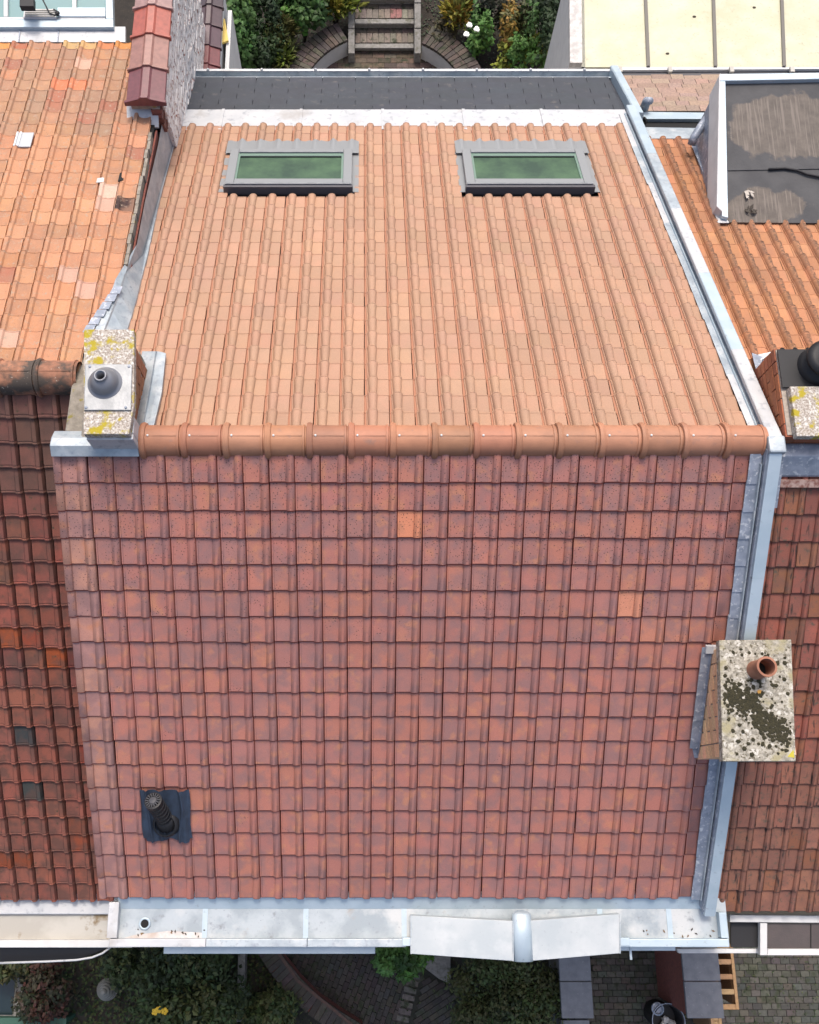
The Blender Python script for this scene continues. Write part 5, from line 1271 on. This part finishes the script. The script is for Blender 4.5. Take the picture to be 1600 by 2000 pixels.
# pallets leaning on the wall
def pallet(x0, x1, y0, y1, z, lab):
    a_ = at_z(x0, y1, z); b_ = at_z(x1, y0, z)
    t = thing('pallet', lab, 'pallet', (a_.x, a_.y, 0), 'wooden pallets by the yard wall')
    wc = (.44, .27, .13)
    for xx in (a_.x, b_.x - .045): MB().box((xx, a_.y, z - .10), (xx + .045, b_.y, z)).build('runner', M_wood, t, color=jit(wc, .1), bevel=.003)
    for k in range(5):
        y = a_.y + (b_.y - a_.y - .07) * k / 4; MB().box((a_.x + .048, y, z - .03), (b_.x - .048, y + .07, z - .008)).build('slat', M_wood, t, color=jit(wc, .15))
    MB().box((a_.x + .01, a_.y + .05, 0), (a_.x + .06, b_.y - .05, z - .103)).build('side_board', M_wood, t, color=jit((.30, .17, .08), .1))
    MB().box((b_.x - .05, a_.y + .05, 0), (b_.x - .01, b_.y - .05, z - .103)).build('side_board', M_wood, t, color=jit((.30, .17, .08), .1))
pallet(1403, 1431, 1845, 1972, 1.1, 'wooden pallet standing upright against the slab topped wall')
pallet(1392, 1409, 1985, 2030, .9, 'small corner of a wooden pallet at the bottom picture edge')
# bin
bq = at_z(1306, 1995, .75); bn = thing('bin', 'round black bin holding pale rubbish beside the slab topped wall', 'bin', (bq.x, bq.y, 0))
MB().lathe((bq.x, bq.y, 0), [(.18, 0), (.235, .70), (.255, .71), (.255, .75), (.225, .75), (.215, .70), (.19, .45), (.001, .45)], 28).build('tub', M_black, bn, auto=40)
MB().lathe((bq.x, bq.y, .752), [(.255, 0), (.255, .008), (.243, .008), (.243, 0)], 28).build('rim', M_zincd, bn)
mb = MB()
for px, py in ((1300, 1992), (1312, 1999), (1295, 2004)): mb.blob(at_z(px, py, .5), .07, .06, .05, 7, 4, .3)
mb.build('rubbish', M_white, bn)
tb = at_z(1287, 1972, .8); MB().lathe((tb.x, tb.y, .70), [(.09, 0), (.095, .05), (.075, .06), (.06, .03), (.001, .03)], 20).build('lid_handle', M_zincd, bn)
# left bed: hedges, lantern, cold frame
GH = 'hedges and shrubs in the front garden'
HG = [(.040, .062, .020), (.055, .082, .026), (.085, .100, .034), (.022, .036, .012)]
def hedge(lab, px, py, h, rx_, ry_, n, cols, size=.075):
    return shrub('hedge', lab, px, py, GZ, h, rx_, ry_, n, size, cols, GH, 'hedge', 1.5, False, 46)
hedge('large loose dark green hedge left of the stone kerb', 360, 1940, 1.3, .95, .80, 8500, HG)
hedge('small dark hedge in the angle of the curved wall', 535, 1985, .8, .44, .42, 3000, HG)
hedge('rounded box hedge between the court and the slab topped wall', 985, 1945, 1.2, .92, .72, 8500, HG + [(.06, .068, .024), (.05, .06, .02)], .06)
hedge('sparse reddish brown shrub by the cold frame', 90, 1930, 1.0, .48, .50, 2200, [(.045, .04, .02), (.06, .04, .025), (.03, .035, .015), (.07, .03, .02)])
hedge('small dark shrub in the corner left of the lantern', 20, 1885, .9, .45, .22, 1500, [(.04, .05, .018), (.06, .06, .02)])
hedge('thin dark shrub beneath the main gutter, right of the lantern', 240, 1880, .9, .30, .35, 900, HG)
shrub('leafy_plant', 'fresh green leafy plant tucked below the zinc pediment', 786, 1872, GZ, .7, .40, .28, 1500, .085, BG_[:2] + MG, GH, 'plant', 1.3)
fp = thing('flower', 'three yellow flowers at the foot of the large left hedge', 'flowers', (*g0(310, 1977), 0))
for px, py in ((303, 1976), (311, 1972), (322, 1975)):
    c = at_z(px, py, 1.35); mb = MB()
    for k in range(5): mb.blob(c + Vector((math.cos(k * 1.26) * .028, math.sin(k * 1.26) * .028, 0)), .028, .028, .014, 6, 3)
    mb.build('bloom', M_petal_y, fp)
mb = MB(); 
for px in (303, 311, 322): mb.tube([Vector((*g0(312, 1976), 0)), at_z(px, 1975, 1.33)], .006, 5)
mb.build('stalks', M_stem, fp)
q = at_z(205, 1936, .6); ln = thing('garden_lantern', 'round frosted ribbed garden lantern in the dark left bed', 'lantern', (q.x, q.y, 0))
MB().lathe((q.x, q.y, 0), [(.05, 0), (.05, .42), (.12, .44), (.145, .50), (.14, .53), (.120, .55), (.115, .60), (.09, .62), (.085, .66), (.055, .68), (.05, .71), (.025, .73), (.001, .73)], 28).build('globe', M_frost, ln, auto=25)
MB().lathe((q.x, q.y, .445), [(.16, 0), (.165, .02), (.145, .03)], 28).build('collar', M_stone, ln, smooth=True)
a_ = at_z(-30, 1985, .3); b_ = at_z(33, 1905, .3)
cf = thing('cold_frame', 'dark glass cold frame with pale stone edge in the left corner', 'cold frame', (a_.x, a_.y, 0))
MB().box((a_.x, a_.y, 0), (b_.x, b_.y, .27)).build('base', M_stone, cf); MB().box((a_.x + .02, a_.y + .02, .271), (b_.x - .02, b_.y - .02, .285)).build('glass_lid', plain('dark teal glass', (.012, .025, .03), .1), cf)
MB().box((b_.x + .004, a_.y - .02, 0), (b_.x + .11, b_.y, .30)).build('edging', M_stone, cf, bevel=.01)
a_ = at_z(-60, 2002, .5); b_ = at_z(130, 1988, .5)
single(MB().box((a_.x, a_.y, .38), (b_.x, b_.y, .5)).box((a_.x, a_.y + .02, 0), (a_.x + .08, b_.y - .02, .379)).box((b_.x - .08, a_.y + .02, 0), (b_.x, b_.y - .02, .379)), 'garden_rail', plain('green paint', (.03, .09, .06), .6), 'long green painted rail along the bottom of the left bed', 'rail', (a_.x, a_.y, 0))
mb = MB()
for k in range(5200):
    px = random.uniform(-40, 560); py = random.uniform(1850, 2030); p = at_z(px, py, .02)
    a_ = random.uniform(0, 6.28); u_ = Vector((math.cos(a_), math.sin(a_), random.uniform(.1, .9))) * random.uniform(.03, .08); w_ = Vector((-math.sin(a_), math.cos(a_), 0)) * .02
    mb.add([p, p + u_ * .5 + w_, p + u_, p + u_ * .5 - w_], [(0, 1, 2), (0, 2, 3)], (*jit(random.choice(HG + [(.03, .02, .012)]), .3), 1))
for k in range(500):
    px = random.choice((random.uniform(1318, 1345), random.uniform(1148, 1330), random.uniform(1440, 1600), random.uniform(560, 900))); py = random.uniform(1855, 2010); p = at_z(px, py, .055)
    a_ = random.uniform(0, 6.28); u_ = Vector((math.cos(a_), math.sin(a_), random.uniform(.3, .9))) * random.uniform(.015, .04); w_ = Vector((-math.sin(a_), math.cos(a_), 0)) * .010
    mb.add([p, p + u_ * .5 + w_, p + u_, p + u_ * .5 - w_], [(0, 1, 2), (0, 2, 3)], (*jit(random.choice(HG), .3), 1))
tag(mb.build('ground_plants', M_leaf), kind='stuff')
